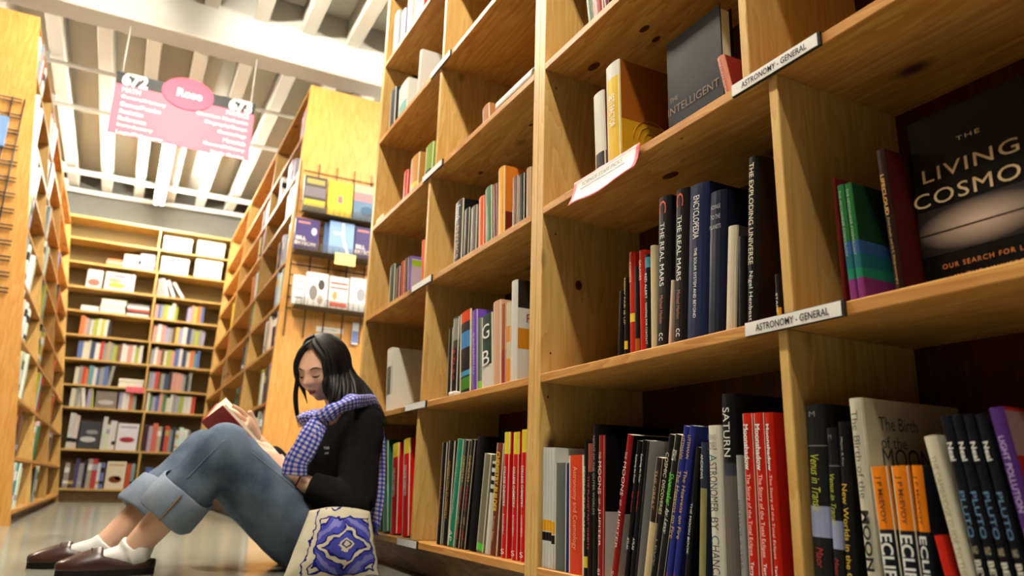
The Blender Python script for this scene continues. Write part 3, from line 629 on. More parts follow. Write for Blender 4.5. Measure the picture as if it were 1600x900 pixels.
# far bay
z = K[0]; X = .842; g = 'books on the lowest shelf beside the scarf end'
B(588, 693, 587, 826, 6.4, (34, 110, 76), 'left of two green spines beside the hanging scarf end', D=.19, bands=((0, .5, (70, 170, 140)),))
B(598, 692, 597, 829, 8, (34, 110, 76), 'right of two green spines beside the hanging scarf end', D=.19, bands=((0, .5, (70, 170, 140)),))
for i, (x, yt_, xb_, yb_) in enumerate(((613, 695, 608.5, 832), (630, 688, 626.5, 837))):
    B(x, yt_, xb_, yb_, 10.4, (208, 24, 22), ('left', 'right')[i]+' of two red and yellow books left of the divider', cc[:1], D=.2, bands=((.84, 1, (232, 206, 40)),))
z = K[1]; g = 'books in the end bay behind the reader'
B(604.5, 548, 601.5, 640, 8, (214, 210, 190), 'big white binder like book alone on the second shelf', D=.24, side=(222, 218, 200), bands=((.25, .7, (84, 88, 80)),))
z = K[2]
B(609, 418, 606.5, 471, 8.6, (44, 58, 44), 'dark green book at the left of the end bay, third shelf', D=.16)
B(618.5, 420, 616.5, 466, 6.4, (92, 30, 34), 'maroon book right of the dark green one, end bay', D=.16)
B(626.5, 411, 625, 461, 5, (176, 56, 36), 'thin red book in the end bay, third shelf', D=.16)
B(632.5, 406, 631.5, 458, 5, (52, 50, 44), 'thin dark book left of the lavender magazine, end bay', D=.16)
B(638.5, 402, 636, 453, 3, (120, 90, 170), 'lavender magazine with lime title strip in the end bay', D=.21, side=(186, 172, 186), sidebands=((.74, .9, (150, 180, 40)), (.93, 1, (130, 100, 170))))
B(658, 378, 657, 437, 4.6, (224, 96, 36), 'thin orange book by the divider, third shelf of the end bay', D=.17)
z = K[3]
B(631, 270, 628.5, 306, 7, (208, 40, 40), 'thin red book in the end bay, fourth shelf', D=.14)
B(642, 250, 638.5, 298, 15, (190, 134, 62), 'tan book with a blue and yellow foot in the end bay', D=.15, bands=((0, .16, (110, 130, 140)), (.16, .3, (210, 190, 70))))
B(665, 232, 662.5, 268, 13, (120, 156, 44), 'lime green book by the divider in the end bay', D=.15, bands=((0, .3, (30, 30, 28)),))
z = K[4]
B(610, 146, 607, 198, 10, (40, 48, 60), 'black and blue book in the end bay, fifth shelf', D=.15)
B(623, 141, 620.5, 190, 17, (216, 212, 200), 'white book with a teal spot in the end bay, fifth shelf', D=.15, bands=((.15, .45, (120, 170, 160)),))
B(655, 82, 650, 152, 5, (190, 188, 180), 'large white book standing near the label, fifth shelf', D=.24, side=(216, 213, 206))
z = K[5]
B(616, 27, 613, 78, 9, (196, 196, 192), 'grey white book at the left of the sixth shelf, end bay', D=.15)
B(627, 22, 624, 66, 8.6, (90, 100, 170), 'blue book with a yellow foot, sixth shelf of the end bay', D=.15, bands=((0, .25, (226, 206, 60)),))
B(637, 0, 634, 58, 9, (222, 220, 214), 'white book right of the blue one, sixth shelf', D=.16)
B(649, -20, 645, 42, 17, (208, 60, 66), 'wide red book high in the end bay, sixth shelf', D=.16)
# neighbours touch but do not run into each other
PUSHED = []
def settle(items):
    rows = {}
    for it in items: rows.setdefault((it[0].get('group'), round(it[0].location.z, 1), it[0].location.y > 2.2 or it[0].location.y < .76), []).append(it)
    for row in rows.values():
        row.sort(key=lambda q: -q[0].location.y); prev = None
        for o, T, H, a in row:
            def poly():
                y, z = o.location.y, o.location.z; c, s_ = math.cos(a), math.sin(a)
                return [(y+u*c-w*s_, z+u*s_+w*c) for u, w in ((-T/2, 0), (T/2, 0), (T/2, H), (-T/2, H))]
            Q = poly()
            lim = 1.4555 if 'near bookcase' in o['group'] and o.location.y > .76 else None
            if prev is None and lim and max(p[0] for p in Q) > lim: o.location.y -= max(p[0] for p in Q)-lim; Q = poly()
            if prev:
                zs = [z for z in sorted([p[1] for p in prev]+[p[1] for p in Q])]
                def span(P, z):
                    ys = []
                    for i in range(4):
                        (y0, z0), (y1, z1) = P[i], P[(i+1) % 4]
                        if min(z0, z1)-1e-9 <= z <= max(z0, z1)+1e-9: ys += [y0+(y1-y0)*((z-z0)/(z1-z0))] if abs(z1-z0) > 1e-9 else [y0, y1]
                    return (min(ys), max(ys)) if ys else None
                push = 0
                for z in zs:
                    A, B_ = span(prev, z), span(Q, z)
                    if A and B_: push = max(push, B_[1]-A[0])
                if push > -.0004: o.location.y -= push+.0004; PUSHED.append((o.name, 'push', round(push*1000, 1), round(a, 3), o['label'][:40]))
            prev = poly(); PUSHED.append((o.name, round(min(p[0] for p in prev), 4)))
settle(SHELVED)
# loose things on the shelves
blk = link('bookend_block', boxmesh((-.012, -.05, 0), (.02, .05, .022), .003), None, WX, loc=None)
p = on_x(593, 341, .825); blk.location = (.838, p.y, K[3]+.0002); tag(blk, 'small wooden block lying at the shelf edge of the end bay', 'block')
p = on_x(706, 612, .832); sc = link('folded_paper', boxmesh((-.012, -.02, 0), (.012, .02, .012), .003), None, mat('paper_white', rgb(232, 230, 222), .7), loc=(.84, p.y-.004, K[1]+.0002)); tag(sc, 'small folded white paper under the dark slim book', 'paper')
# pink shelf tag curling off the third shelf edge
def shelf_tag():
    c0, c1 = on_x(1000, 232, .818), on_x(897, 333, .818); y1, y0 = c1.y, c0.y; L = y1-y0
    bm = bmesh.new(); n, m_ = 20, 10; g_ = []; uvl = bm.loops.layers.uv.new('UVMap')
    for i in range(n+1):
        row = []
        for j in range(m_+1):
            s, t = i/n, j/m_
            w = .0 if 0 < s < 1 else 0
            zz = K[2] + .004 - t*.062*(1-.10*math.cos(s*math.pi*2))
            row.append(bm.verts.new((.8185 - .016*t*t - .006*math.sin(s*math.pi)*t, y1 - L*s, zz)))
        g_.append(row)
    for i in range(n):
        for j in range(m_):
            f = bm.faces.new((g_[i][j], g_[i+1][j], g_[i+1][j+1], g_[i][j+1])); f.smooth = True
            f.material_index = 0 if (j in (0, m_-1) or i in (0, n-1)) else 1
    me = finish(bm, 'shelf_tag', True)
    pk = mat('tag_pink', rgb(240, 120, 128), .45); cr = mat('tag_cream', rgb(222, 218, 204), .45)
    o = link('shelf_tag', evaluated(me, [('SOLIDIFY', {'thickness': .0012})]), None, [pk, cr])
    tag(o, 'curling pink edged paper tag hanging from the third shelf edge', 'tag')
    lv = mat('tag_lavender', rgb(176, 170, 206), .5)
    def surf(s, t): return Vector((.8185 - .016*t*t - .006*math.sin(s*math.pi)*t - .0016, y1 - L*s, K[2] + .004 - t*.062*(1-.10*math.cos(s*math.pi*2))))
    for s, t, h, l, m2 in (('SCIENCE STAFF PICKS', .36, .010, .62, INKG), ('astronomy, physics', .62, .007, .56, INKG), ('and cosmology', .78, .006, .4, INKG)):
        p0, p1 = surf(.16, t), surf(.16+l, t); q = surf(.16, t-.1)
        lettering('tag_text', s, p0, p1-p0, q-p0, (p1-p0).length, h, m2, o, lift=.0012)
    p0, p1 = surf(.14, .47), surf(.82, .47); q = surf(.14, .41)
    e1 = (q-p0); vs_ = [p0, p1, p1+e1, p0+e1]; nn = (p1-p0).cross(e1).normalized()*.0006
    link('tag_stripe', mesh_of([v+nn for v in vs_], [(0, 1, 2, 3)]), o, lv)
shelf_tag()
# ------------------------------------------------------------------ books on the distant shelves
ORD = ['first', 'second', 'third', 'fourth', 'fifth', 'sixth', 'seventh', 'eighth', 'ninth', 'tenth', 'eleventh', 'twelfth', 'thirteenth', 'fourteenth', 'fifteenth', 'sixteenth', 'seventeenth', 'eighteenth', 'nineteenth', 'twentieth', 'twentyfirst', 'twentysecond']
PAL = {'cream': (232, 222, 196), 'white': (238, 236, 230), 'grey': (150, 148, 146), 'red': (204, 50, 40), 'orange': (224, 110, 60), 'pink': (226, 150, 140), 'green': (70, 120, 80),
       'lime': (170, 180, 60), 'yellow': (226, 196, 70), 'blue': (84, 104, 170), 'navy': (44, 50, 90), 'teal': (90, 150, 156), 'black': (34, 32, 34), 'brown': (110, 74, 50), 'lavender': (176, 166, 196), 'tan': (190, 160, 120)}
def far_mesh(c, k, T, D, H, col, band):
    """u,v,z box written in the case's axes around its foot"""
    bm = bmesh.new(); cuts = [0, .18, .30, .62, .82, 1]
    def q(u, v, z): return bm.verts.new(c.u*u + c.v*v + Vector((0, 0, z)))
    R = [[q(-T/2, 0, H*f), q(T/2, 0, H*f), q(T/2, D, H*f), q(-T/2, D, H*f)] for f in cuts]
    for i in range(5):
        for a in range(4):
            f = bm.faces.new((R[i][a], R[i][(a+1) % 4], R[i+1][(a+1) % 4], R[i+1][a])); f.material_index = 1 if i in band else 0
    e = bm.faces.new(R[0][::-1]); e = bm.faces.new(R[-1]); e.material_index = 2
    return finish(bm, 'book')
def put(c, k, u, T, D, H, colname, label, group, v=.015, lean=0, flat=False, rng=random, band=None):
    col = PAL[colname]; j = [max(12, min(250, x+rng.randint(-14, 14))) for x in col]; j = [x//8*8 for x in j]
    bandc = rng.choice(((236, 232, 224), (40, 38, 40), (200, 170, 90), (170, 170, 180)))
    band = band if band is not None else rng.choice(((), (), (1,), (3,), (1, 3)))
    me = far_mesh(c, k, T, D, H, col, band)
    o = link('book', me, None, [cmat(j), cmat(bandc), PAGE])
    o.location = c.W(u, v, c.lv[k]+.0006) + Vector((0, 0, T/2*abs(math.sin(lean))))
    if lean: o.rotation_euler = Matrix.Rotation(lean, 3, c.v).to_euler()
    return tag(o, label, 'book', group)
STUFF = bmesh.new(); STM = []
def stuff_book(c, k, u, T, D, H, colname, v, lean, rng):
    me = far_mesh(c, k, T, D, H, None, ()); m_ = cmat([x//8*8 for x in PAL[colname]])
    if m_ not in STM: STM.append(m_)
    if PAGE not in STM: STM.append(PAGE)
    R_ = Matrix.Rotation(lean, 4, c.v) if lean else Matrix.Identity(4); me.transform(Matrix.Translation(c.W(u, v, c.lv[k]+.0006+T/2*abs(math.sin(lean)))) @ R_)
    a = len(STUFF.faces); STUFF.from_mesh(me); STUFF.faces.ensure_lookup_table()
    for f in STUFF.faces[a:]: f.material_index = STM.index(PAGE) if f.material_index == 2 else STM.index(m_)
    bpy.data.meshes.remove(me)
def row(c, k, u0, u1, items, where, group, side, Hm=.24, rng=random, Tm=1.0, stuff=False):
    """items: list of colour names or ('gap', w) / (name, T, H); counted from the `side` end"""
    n = 0; u = u0; hmax = (c.lv[k+1] if k+1 < len(c.lv) else c.top-.024) - c.lv[k] - c.t - .012
    for it in items:
        if it[0] == 'gap': u += it[1]; continue
        name = it if isinstance(it, str) else it[0]
        T = (rng.uniform(.026, .046) if isinstance(it, str) else it[1])*Tm
        H = min(hmax, rng.uniform(.8, 1.02)*Hm) if isinstance(it, str) else min(hmax, it[2])
        ln = it[3] if not isinstance(it, str) and len(it) > 3 else 0
        if u+T > u1: break
        pad = abs(math.sin(ln))*H*.15
        if stuff:
            stuff_book(c, k, u+T/2, T-.001, rng.uniform(.14, .18), H, name, .012 + rng.uniform(0, .02), ln, rng); u += T+.0006; n += 1; continue
        put(c, k, u+T/2, T-.001, rng.uniform(.14, .18), H, name, '%s book, %s from %s, %s' % (name, ORD[n], side, where), group, v=.012 + rng.uniform(0, .02), lean=ln, rng=rng)
        u += T+.0006; n += 1
rg = random.Random(11)
LIGHT = ['cream', 'white', 'white', 'cream', 'grey', 'red', 'orange', 'pink', 'lime', 'yellow', 'blue', 'teal', 'lavender', 'tan', 'green', 'brown', 'black', 'navy']
# left bookcase: nearest bay in detail, the others thinner
plan = {0: ['white', 'teal', 'teal', 'white', ('red', .03, .23), 'white'], 1: ['orange', 'black', 'brown', 'brown', ('black', .05, .2)], 2: ['cream', 'white', 'cream', 'grey', 'cream', 'green', 'cream'],
        3: ['white', 'cream', 'white', ('gap', .06), 'grey', 'white'], 4: ['teal', 'white', ('gap', .2), 'white', 'cream'], 5: ['white', ('green', .03, .25), 'cream', 'lavender'], 6: ['white', 'grey', 'white', 'cream', ('gap', .1), 'white'],
        7: ['teal', 'white', 'lavender', 'grey', 'white', 'brown'], 8: ['white', 'teal', 'grey', 'white', 'red', 'lavender', 'white']}
B1, B2, B3 = (.05, 1.11), (1.17, 2.56), (2.62, 4.15)
for k in range(9):
    lvl = ORD[k]+' shelf up, near bay of left bookcase'
    row(left, k, B1[0], B1[1], plan[k], lvl, 'books in the near bay of the left bookcase', 'near end', .27, rg, 2.0)
    lvl = ORD[k]+' shelf up, middle bay of left bookcase'
    its = rg.sample(LIGHT, 5) if k not in (5, 6) else ['white', 'grey', 'cream', 'white']
    if k == 0: its = ['black', 'red', 'black', 'lime', 'grey', 'cream', 'cream']
    if k == 4: its = ['black', 'lime', 'lime', 'grey']
    row(left, k, B2[0], B2[1], its, lvl, 'books in the middle bay of the left bookcase', 'near end', .27, rg, 2.0)
    if k in (1, 2, 3, 5, 6):
        lvl = ORD[k]+' shelf up, far bay of left bookcase'
        row(left, k, B3[0], B3[1], (['blue', 'blue'] if k == 6 else ['yellow', 'orange', 'cream'] if k == 3 else rg.sample(LIGHT, 3)), lvl, 'books in the far bay of the left bookcase', 'near end', .27, rg, 2.0, True)
# long bookcase behind the reader
B1, B2, B3 = (.05, 1.24), (1.30, 2.64), (2.70, 4.02)
for k in range(9):
    its = {8: ['pink', 'lavender', 'white'], 7: ['grey', 'grey', 'white', 'white', ('gap', .2), 'white'], 6: ['white', 'black', 'black', 'white', 'grey', 'white'], 5: ['white', 'white', 'grey', 'navy', 'lavender', 'brown'],
           4: ['teal', 'white', 'cream', 'lavender', 'grey', 'brown'], 3: ['grey', 'orange', 'black', 'white', 'cream', 'grey', 'white'], 2: ['grey', 'black', 'cream', 'brown', 'white', 'grey', 'lime'], 1: ['orange', 'white', 'grey', 'cream', 'brown', 'black'],
           0: ['black', 'grey', 'white', 'cream']}[k]
    if k > 0 or True:
        row(mid, k, B1[0]+(.02 if k != 7 else .3), B1[1], its, ORD[k]+' shelf up, near bay of bookcase behind the reader', 'books in the near bay behind the reader', 'near end', .27, rg, 2.0)
    if k in (2, 3, 4, 5, 6, 7): row(mid, k, B2[0]+.05, B2[1], rg.sample(LIGHT, 4), ORD[k]+' shelf up, middle bay of bookcase behind the reader', 'books in the middle bay behind the reader', 'near end', .27, rg, 2.0)
    if k in (2, 3, 4, 5): row(mid, k, B3[0]+.05, B3[1], rg.sample(LIGHT, 2), ORD[k]+' shelf up, far bay of bookcase behind the reader', 'books in the far bay behind the reader', 'near end', .27, rg, 2.0, True)
# bookcase across the end of the aisle
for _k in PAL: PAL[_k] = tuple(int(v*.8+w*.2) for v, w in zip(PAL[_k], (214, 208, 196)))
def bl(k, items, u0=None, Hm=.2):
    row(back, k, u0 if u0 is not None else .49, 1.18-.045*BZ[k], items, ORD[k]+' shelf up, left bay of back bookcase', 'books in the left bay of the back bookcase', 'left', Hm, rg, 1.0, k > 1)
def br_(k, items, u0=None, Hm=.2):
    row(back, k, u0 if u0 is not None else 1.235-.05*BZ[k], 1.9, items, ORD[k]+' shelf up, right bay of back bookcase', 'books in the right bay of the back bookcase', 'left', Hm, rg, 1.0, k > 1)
def pict(k, u, W, H, colr, blobs, label, c=None, sp=None):
    """large picture book standing face out, print parts on its cover"""
    o = link('picture_book', boxmesh((-W/2, 0, 0), (W/2, .025, H), .002), None, cmat(colr)); o.location = back.W(u, .02, BZ[k]+.0006)
    for nm, pts, bc in blobs:
        vs_ = [(x*W, -.0008, z*H) for x, z in pts]; n_ = len(vs_)
        bm = bmesh.new(); f0 = [bm.verts.new(v) for v in vs_]; f1 = [bm.verts.new((v[0], .0005, v[2])) for v in vs_]; bm.faces.new(f0); bm.faces.new(f1[::-1])
        for i in range(n_): bm.faces.new((f0[i], f1[i], f1[(i+1) % n_], f0[(i+1) % n_]))
        link(nm, finish(bm, nm), o, cmat(bc))
    return tag(o, label, 'book', 'picture books facing out of the back bookcase')
def ell(cx, cz, a, b, n=14): return [(cx+a*math.cos(2*math.pi*i/n), cz+b*math.sin(2*math.pi*i/n)) for i in range(n)]
# floor row
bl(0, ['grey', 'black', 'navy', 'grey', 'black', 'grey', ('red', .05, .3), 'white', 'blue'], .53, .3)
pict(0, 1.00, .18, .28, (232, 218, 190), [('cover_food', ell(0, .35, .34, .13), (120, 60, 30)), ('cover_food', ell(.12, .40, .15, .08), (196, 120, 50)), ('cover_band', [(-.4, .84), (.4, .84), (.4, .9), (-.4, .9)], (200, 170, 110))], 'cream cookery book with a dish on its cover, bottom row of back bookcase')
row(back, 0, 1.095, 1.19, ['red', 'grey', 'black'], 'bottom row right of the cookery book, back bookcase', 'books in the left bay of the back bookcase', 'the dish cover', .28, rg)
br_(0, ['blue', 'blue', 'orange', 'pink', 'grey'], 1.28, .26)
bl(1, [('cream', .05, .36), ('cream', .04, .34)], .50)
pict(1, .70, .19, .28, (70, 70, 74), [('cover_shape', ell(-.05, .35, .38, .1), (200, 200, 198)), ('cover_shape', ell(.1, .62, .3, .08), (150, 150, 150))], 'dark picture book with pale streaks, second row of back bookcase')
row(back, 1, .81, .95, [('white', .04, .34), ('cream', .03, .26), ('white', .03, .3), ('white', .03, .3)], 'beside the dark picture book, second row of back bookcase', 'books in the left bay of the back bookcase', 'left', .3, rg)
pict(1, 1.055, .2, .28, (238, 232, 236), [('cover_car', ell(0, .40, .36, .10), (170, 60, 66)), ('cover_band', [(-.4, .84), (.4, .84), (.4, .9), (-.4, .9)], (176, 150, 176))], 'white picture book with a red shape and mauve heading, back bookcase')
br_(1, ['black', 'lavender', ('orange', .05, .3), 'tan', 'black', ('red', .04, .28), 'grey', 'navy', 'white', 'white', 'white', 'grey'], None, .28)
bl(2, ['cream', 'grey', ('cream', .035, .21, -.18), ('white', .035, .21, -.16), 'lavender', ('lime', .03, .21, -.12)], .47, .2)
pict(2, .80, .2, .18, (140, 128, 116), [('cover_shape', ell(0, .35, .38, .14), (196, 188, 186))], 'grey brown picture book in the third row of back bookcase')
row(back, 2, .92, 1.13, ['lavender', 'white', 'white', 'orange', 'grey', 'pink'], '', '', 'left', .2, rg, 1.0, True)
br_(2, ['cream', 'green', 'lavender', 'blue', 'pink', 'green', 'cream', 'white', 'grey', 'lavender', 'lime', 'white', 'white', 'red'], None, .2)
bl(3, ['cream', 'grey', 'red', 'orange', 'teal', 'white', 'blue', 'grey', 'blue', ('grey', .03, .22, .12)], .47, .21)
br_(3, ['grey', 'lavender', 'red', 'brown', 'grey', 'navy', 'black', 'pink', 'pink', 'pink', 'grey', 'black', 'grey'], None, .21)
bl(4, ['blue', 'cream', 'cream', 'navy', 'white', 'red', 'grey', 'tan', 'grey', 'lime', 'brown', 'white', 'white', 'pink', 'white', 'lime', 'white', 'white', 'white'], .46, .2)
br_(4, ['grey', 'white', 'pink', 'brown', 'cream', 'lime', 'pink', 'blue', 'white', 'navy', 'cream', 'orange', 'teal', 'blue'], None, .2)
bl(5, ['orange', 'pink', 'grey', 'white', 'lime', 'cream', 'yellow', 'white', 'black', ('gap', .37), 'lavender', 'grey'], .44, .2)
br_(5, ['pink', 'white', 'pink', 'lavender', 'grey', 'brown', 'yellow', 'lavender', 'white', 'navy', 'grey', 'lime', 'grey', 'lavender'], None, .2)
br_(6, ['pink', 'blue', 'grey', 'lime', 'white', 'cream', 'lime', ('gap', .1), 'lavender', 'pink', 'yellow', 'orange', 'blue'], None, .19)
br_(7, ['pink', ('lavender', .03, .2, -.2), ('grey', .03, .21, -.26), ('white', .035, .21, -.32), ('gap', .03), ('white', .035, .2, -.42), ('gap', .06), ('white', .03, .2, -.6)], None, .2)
def stack(k, u, W, n, th, cols, label, group):
    for i in range(n):
        o = link('flat_book', boxmesh((-W/2, 0, 0), (W/2, .17, th-.001), .002), None, cmat(PAL[cols[i % len(cols)]]))
        o.location = back.W(u+rg.uniform(-.008, .008), .02, BZ[k]+.0006+i*th)
        tag(o, '%s book, %s from bottom of %s' % (cols[i % len(cols)], ORD[i], label), 'book', group)
stack(6, .50, .17, 2, .03, ['white', 'white'], 'the low white pile, left end, back bookcase', 'flat piles on the back bookcase')
stack(6, .72, .24, 6, .026, ['cream', 'white', 'cream'], 'the tall cream pile on the back bookcase', 'flat piles on the back bookcase')
stack(6, .97, .22, 5, .026, ['white', 'black', 'red', 'white', 'grey'], 'the mixed dark pile on the back bookcase', 'flat piles on the back bookcase')
stack(8, .66, .15, 3, .026, ['orange', 'pink', 'orange'], 'the orange pile on the back bookcase', 'flat piles on the back bookcase')
stack(8, .82, .15, 6, .026, ['cream', 'white', 'cream'], 'the tall pale pile on the upper back shelf', 'flat piles on the back bookcase')
stack(8, .985, .15, 7, .027, ['lavender', 'white', 'lavender'], 'the lavender pile by the upright', 'flat piles on the back bookcase')
pict(7, .50, .15, .2, (226, 216, 214), [('cover_shape', ell(0, .3, .4, .2), (216, 110, 90)), ('cover_shape', ell(.1, .75, .3, .1), (170, 180, 190))], 'leftmost of the two picture books with red and yellow scenes, upper back shelf')
pict(7, .72, .24, .2, (228, 220, 206), [('cover_shape', ell(0, .28, .36, .14), (222, 186, 70)), ('cover_shape', ell(-.1, .55, .3, .12), (206, 150, 120)), ('cover_shape', ell(.1, .8, .35, .08), (180, 130, 140))], 'second picture book from the left with a yellow scene, upper back shelf')
put(back, 7, .87, .04, .16, .2, 'white', 'white spine right of the yellow picture book, upper back shelf', 'books in the left bay of the back bookcase', rng=rg)
CRD = mat('cream_carton', rgb(240, 232, 210), .7, .2)
for k, i, u, w_, h_, lb in ((8, 0, 1.27, .29, .19, 'lower left of four cream cartons on the back bookcase'), (8, 1, 1.63, .29, .22, 'lower right of four cream cartons on the back bookcase'), (9, 0, 1.27, .30, .17, 'upper left of four cream cartons on the back bookcase'), (9, 1, 1.63, .30, .18, 'upper right of four cream cartons on the back bookcase')):
    o = link('carton', boxmesh((-w_/2, 0, 0), (w_/2, .24, h_), .003), None, CRD, loc=back.W(u, .02, BZ[k]+.0006)); tag(o, lb, 'box', 'cream cartons')
    link('lid', boxmesh((-w_/2-.003, -.003, h_*.72), (w_/2+.003, .243, h_+.003), .002), o, CRD)
o = link('carton', boxmesh((-.12, 0, 0), (.12, .2, .09), .003), None, CRD, loc=back.W(1.01, .02, BZ[3]+.0006)); tag(o, 'low white carton at the right of the fourth back row', 'box')
link('lid', boxmesh((-.123, -.003, .06), (.123, .203, .093), .002), o, CRD)
card = link('pink_card', boxmesh((-.09, -.004, -.052), (.09, 0, .012), .001), None, mat('card_pink', rgb(236, 110, 120), .6), loc=back.W(1.06, -.001, BZ[3])); tag(card, 'small pink card on a shelf edge of the back bookcase', 'card')

so = link('book_rows', finish(STUFF, 'book_rows'), None, STM); tag(so, 'rows of small colourful books filling the distant upper shelves', 'books', kind='stuff')
# ------------------------------------------------------------------ hanging sign
SPK = mat('sign_pink', rgb(236, 112, 130), .5, .3); SBK = mat('sign_charcoal', rgb(30, 29, 29), .5, .3); SWT = mat('sign_white', rgb(250, 248, 244), .5, .3)
YS = 5.15
tl, tr, bl_, br2 = (on_y(*p, YS) for p in ((180, 111), (397, 161), (170, 209), (391, 250)))
sx0, sx1 = (tl.x+bl_.x)/2, (tr.x+br2.x)/2; sz1, sz0 = (tl.z+tr.z)/2, (bl_.z+br2.z)/2; W = sx1-sx0; Hs = sz1-sz0; cx = (sx0+sx1)/2
sg = empty('hanging_sign', (cx, YS, sz0), 'pink hanging aisle sign numbered 672 and 673 with a pink oval', 'sign')
link('sign_board', boxmesh((-W/2, -.003, 0), (W/2, .003, Hs*.80), 0), sg, SPK)
link('sign_band', boxmesh((-W/2, -.003, Hs*.80), (W/2, .003, Hs), 0), sg, SBK)
bm = bmesh.new(); pts = [(.163*math.cos(a), .116*math.sin(a)) for a in np.linspace(0, 2*math.pi, 49)[:-1]]
f0 = [bm.verts.new((x, -.010, Hs*.885+z)) for x, z in pts]; f1 = [bm.verts.new((x, -.004, Hs*.885+z)) for x, z in pts]; bm.faces.new(f0); bm.faces.new(f1[::-1])
for i in range(48): bm.faces.new((f0[i], f0[(i+1) % 48], f1[(i+1) % 48], f1[i]))
ov = link('sign_oval', finish(bm, 'oval'), sg, mat('oval_pink', rgb(228, 84, 112), .5, .3))
lettering('sign_text', 'Rose', (.01, -.0106, Hs*.885), (1, 0, 0), (0, 0, 1), .16, .062, SWT, ov, anchor='C', bold=.035)
y_ = -.0036
lettering('sign_number', '672', (-W/2+.035, y_, Hs*.79), (1, 0, 0), (0, 0, 1), .155, .098, SWT, sg, bold=.05)
lettering('sign_number', '673', (W/2-.02-.155, y_, Hs*.79), (1, 0, 0), (0, 0, 1), .155, .098, SWT, sg, bold=.05)
for i, s in enumerate(('MATH', 'General/History', 'Games/Puzzles', 'Statistics', 'Reference', 'Introductory', 'Logic/Philosophy')):
    h = .033 if i == 0 else .030
    V, _ = text_mesh(s, .015); wd = (V.max(0)-V.min(0))[0]*.041
    lettering('sign_text', s, (-W/2+.045+i*.001, y_, Hs*.685-i*.0505), (1, 0, 0), (0, 0, 1), wd*1.0, h, SWT, sg, bold=.015)
for i, s in enumerate(('PHYSICS', 'Quantum Mechanics', 'Biography/Essays', 'Cosmology', 'Materials', 'General/History', 'Study Guides')):
    V, _ = text_mesh(s, .015); wd = (V.max(0)-V.min(0))[0]*.041
    lettering('sign_text', s, (W/2-.035, y_, Hs*.705-i*.0525), (1, 0, 0), (0, 0, 1), wd, .030, SWT, sg, bold=.015, anchor='R')
WIRE = mat('hanging_wire', rgb(236, 234, 226), .5, .3)
for x in (-W/2+.03, W/2-.03): link('hanging_wire', tubemesh([(x, 0, Hs), (x, 0, 3.2-sz0)], .0035, 6), sg, WIRE)
# ------------------------------------------------------------------ wire racks on the case ends
BLK = mat('black_wire', rgb(38, 34, 32), .45, .4); BW = mat('basket_wire', rgb(96, 84, 64), .5, .4)
YE = 4.93
def endp(px, py, Y=YE-.03): return on_y(px, py, Y)
def wires(name, segs, r, parent, m=BLK):
    for a, b in segs: link(name, tubemesh([a, b], r, 6), parent, m)
rk = empty('wire_rack', (1.08, YE, 1.2), 'black wire display rack holding face out books on the bookcase end', 'rack')
O = Vector((1.08, YE, 1.2)); yw = -.012
def xs(z): return .80+.03*z                              # left edge of the leaning end panel
for zz in np.arange(1.36, 2.36, .075):
    wires('grid_wire', [((xs(zz)+.02-O.x, yw, zz-O.z), (1.42-O.x, yw, zz-O.z))], .0032, rk)
for x in (.865, .99, 1.115, 1.24, 1.365): wires('grid_wire', [((x-O.x, yw-.006, 1.17-O.z), (x-O.x, yw-.006, 2.40-O.z))], .0036, rk)
rows_ = []
for r_, (pl_, pr_, yb_) in enumerate((((474, 335), (585, 352), 0), ((460, 392), (575, 410), 0), ((458, 476), (566, 493), 0))):
    a, b = on_y(*pl_, YE-.08), on_y(*pr_, YE-.08); z = (a.z+b.z)/2; rows_.append(z); x0, x1 = a.x, 1.42
    bk = link('basket', boxmesh((x0-O.x, -.15, z-O.z-.004), (x1-O.x, -.016, z-O.z), 0), rk, BW)
    for t in range(5): link('basket_wire', tubemesh([(x0-O.x, -.152, z-O.z+t*.012), (x1-O.x, -.152, z-O.z+t*.012)], .0022, 6), bk, BW)
    n = 15
    for i in range(n):
        x = x0 + (x1-x0)*i/(n-1); link('basket_wire', tubemesh([(x-O.x, -.153, z-O.z), (x-O.x, -.153, z-O.z+.05)], .0018, 6), bk, BW)
def disp(r, pxl, pxr, pyt, color, label, parts=(), back=0, d=.03):
    """book facing the camera in rack row r; pixel columns give its place along the rack"""
    Y = YE-.13-back; z = rows_[r]+.004
    a = on_y(pxl, pyt, Y); b = on_y(pxr, pyt, Y); W = b.x-a.x; H = a.z-z-.0
    o = link('display_book', boxmesh((-W/2, 0, 0), (W/2, d, H), .0015), None, cmat(color), loc=((a.x+b.x)/2, Y, z)); o.rotation_euler = (-.06, 0, 0)
    tag(o, label, 'book', 'display books on the wire rack')
    for nm, s in parts:
        if nm == 'text':
            for tx, fx, fz, l, h, c in s: lettering('cover_title', tx, (fx*W, -.0006, fz*H), (1, 0, 0), (0, 0, 1), l*W, h*H, mat('print_%02x%02x%02x' % c, rgb(*c), .5), o, anchor='C', bold=.03)
        else:
            pts, c = s; bm = bmesh.new(); f0 = [bm.verts.new((x*W, -.0007, zq*H)) for x, zq in pts]; f1 = [bm.verts.new((x*W, .0005, zq*H)) for x, zq in pts]; bm.faces.new(f0); bm.faces.new(f1[::-1])
            for i in range(len(pts)): bm.faces.new((f0[i], f1[i], f1[(i+1) % len(pts)], f0[(i+1) % len(pts)]))
            link(nm, finish(bm, nm), o, cmat(c))
    return o
R4 = lambda x0, x1, z0, z1: [(x0, z0), (x1, z0), (x1, z1), (x0, z1)]
disp(0, 478, 514, 271, (70, 66, 60), 'dark landscape covered book with a yellow band, top rack row', [('cover_band', (R4(-.46, .46, .16, .34), (176, 160, 60))), ('cover_scene', (R4(-.46, .46, .42, .70), (108, 100, 104))), ('cover_scene', (R4(-.4, .4, .78, .92), (150, 140, 80)))])
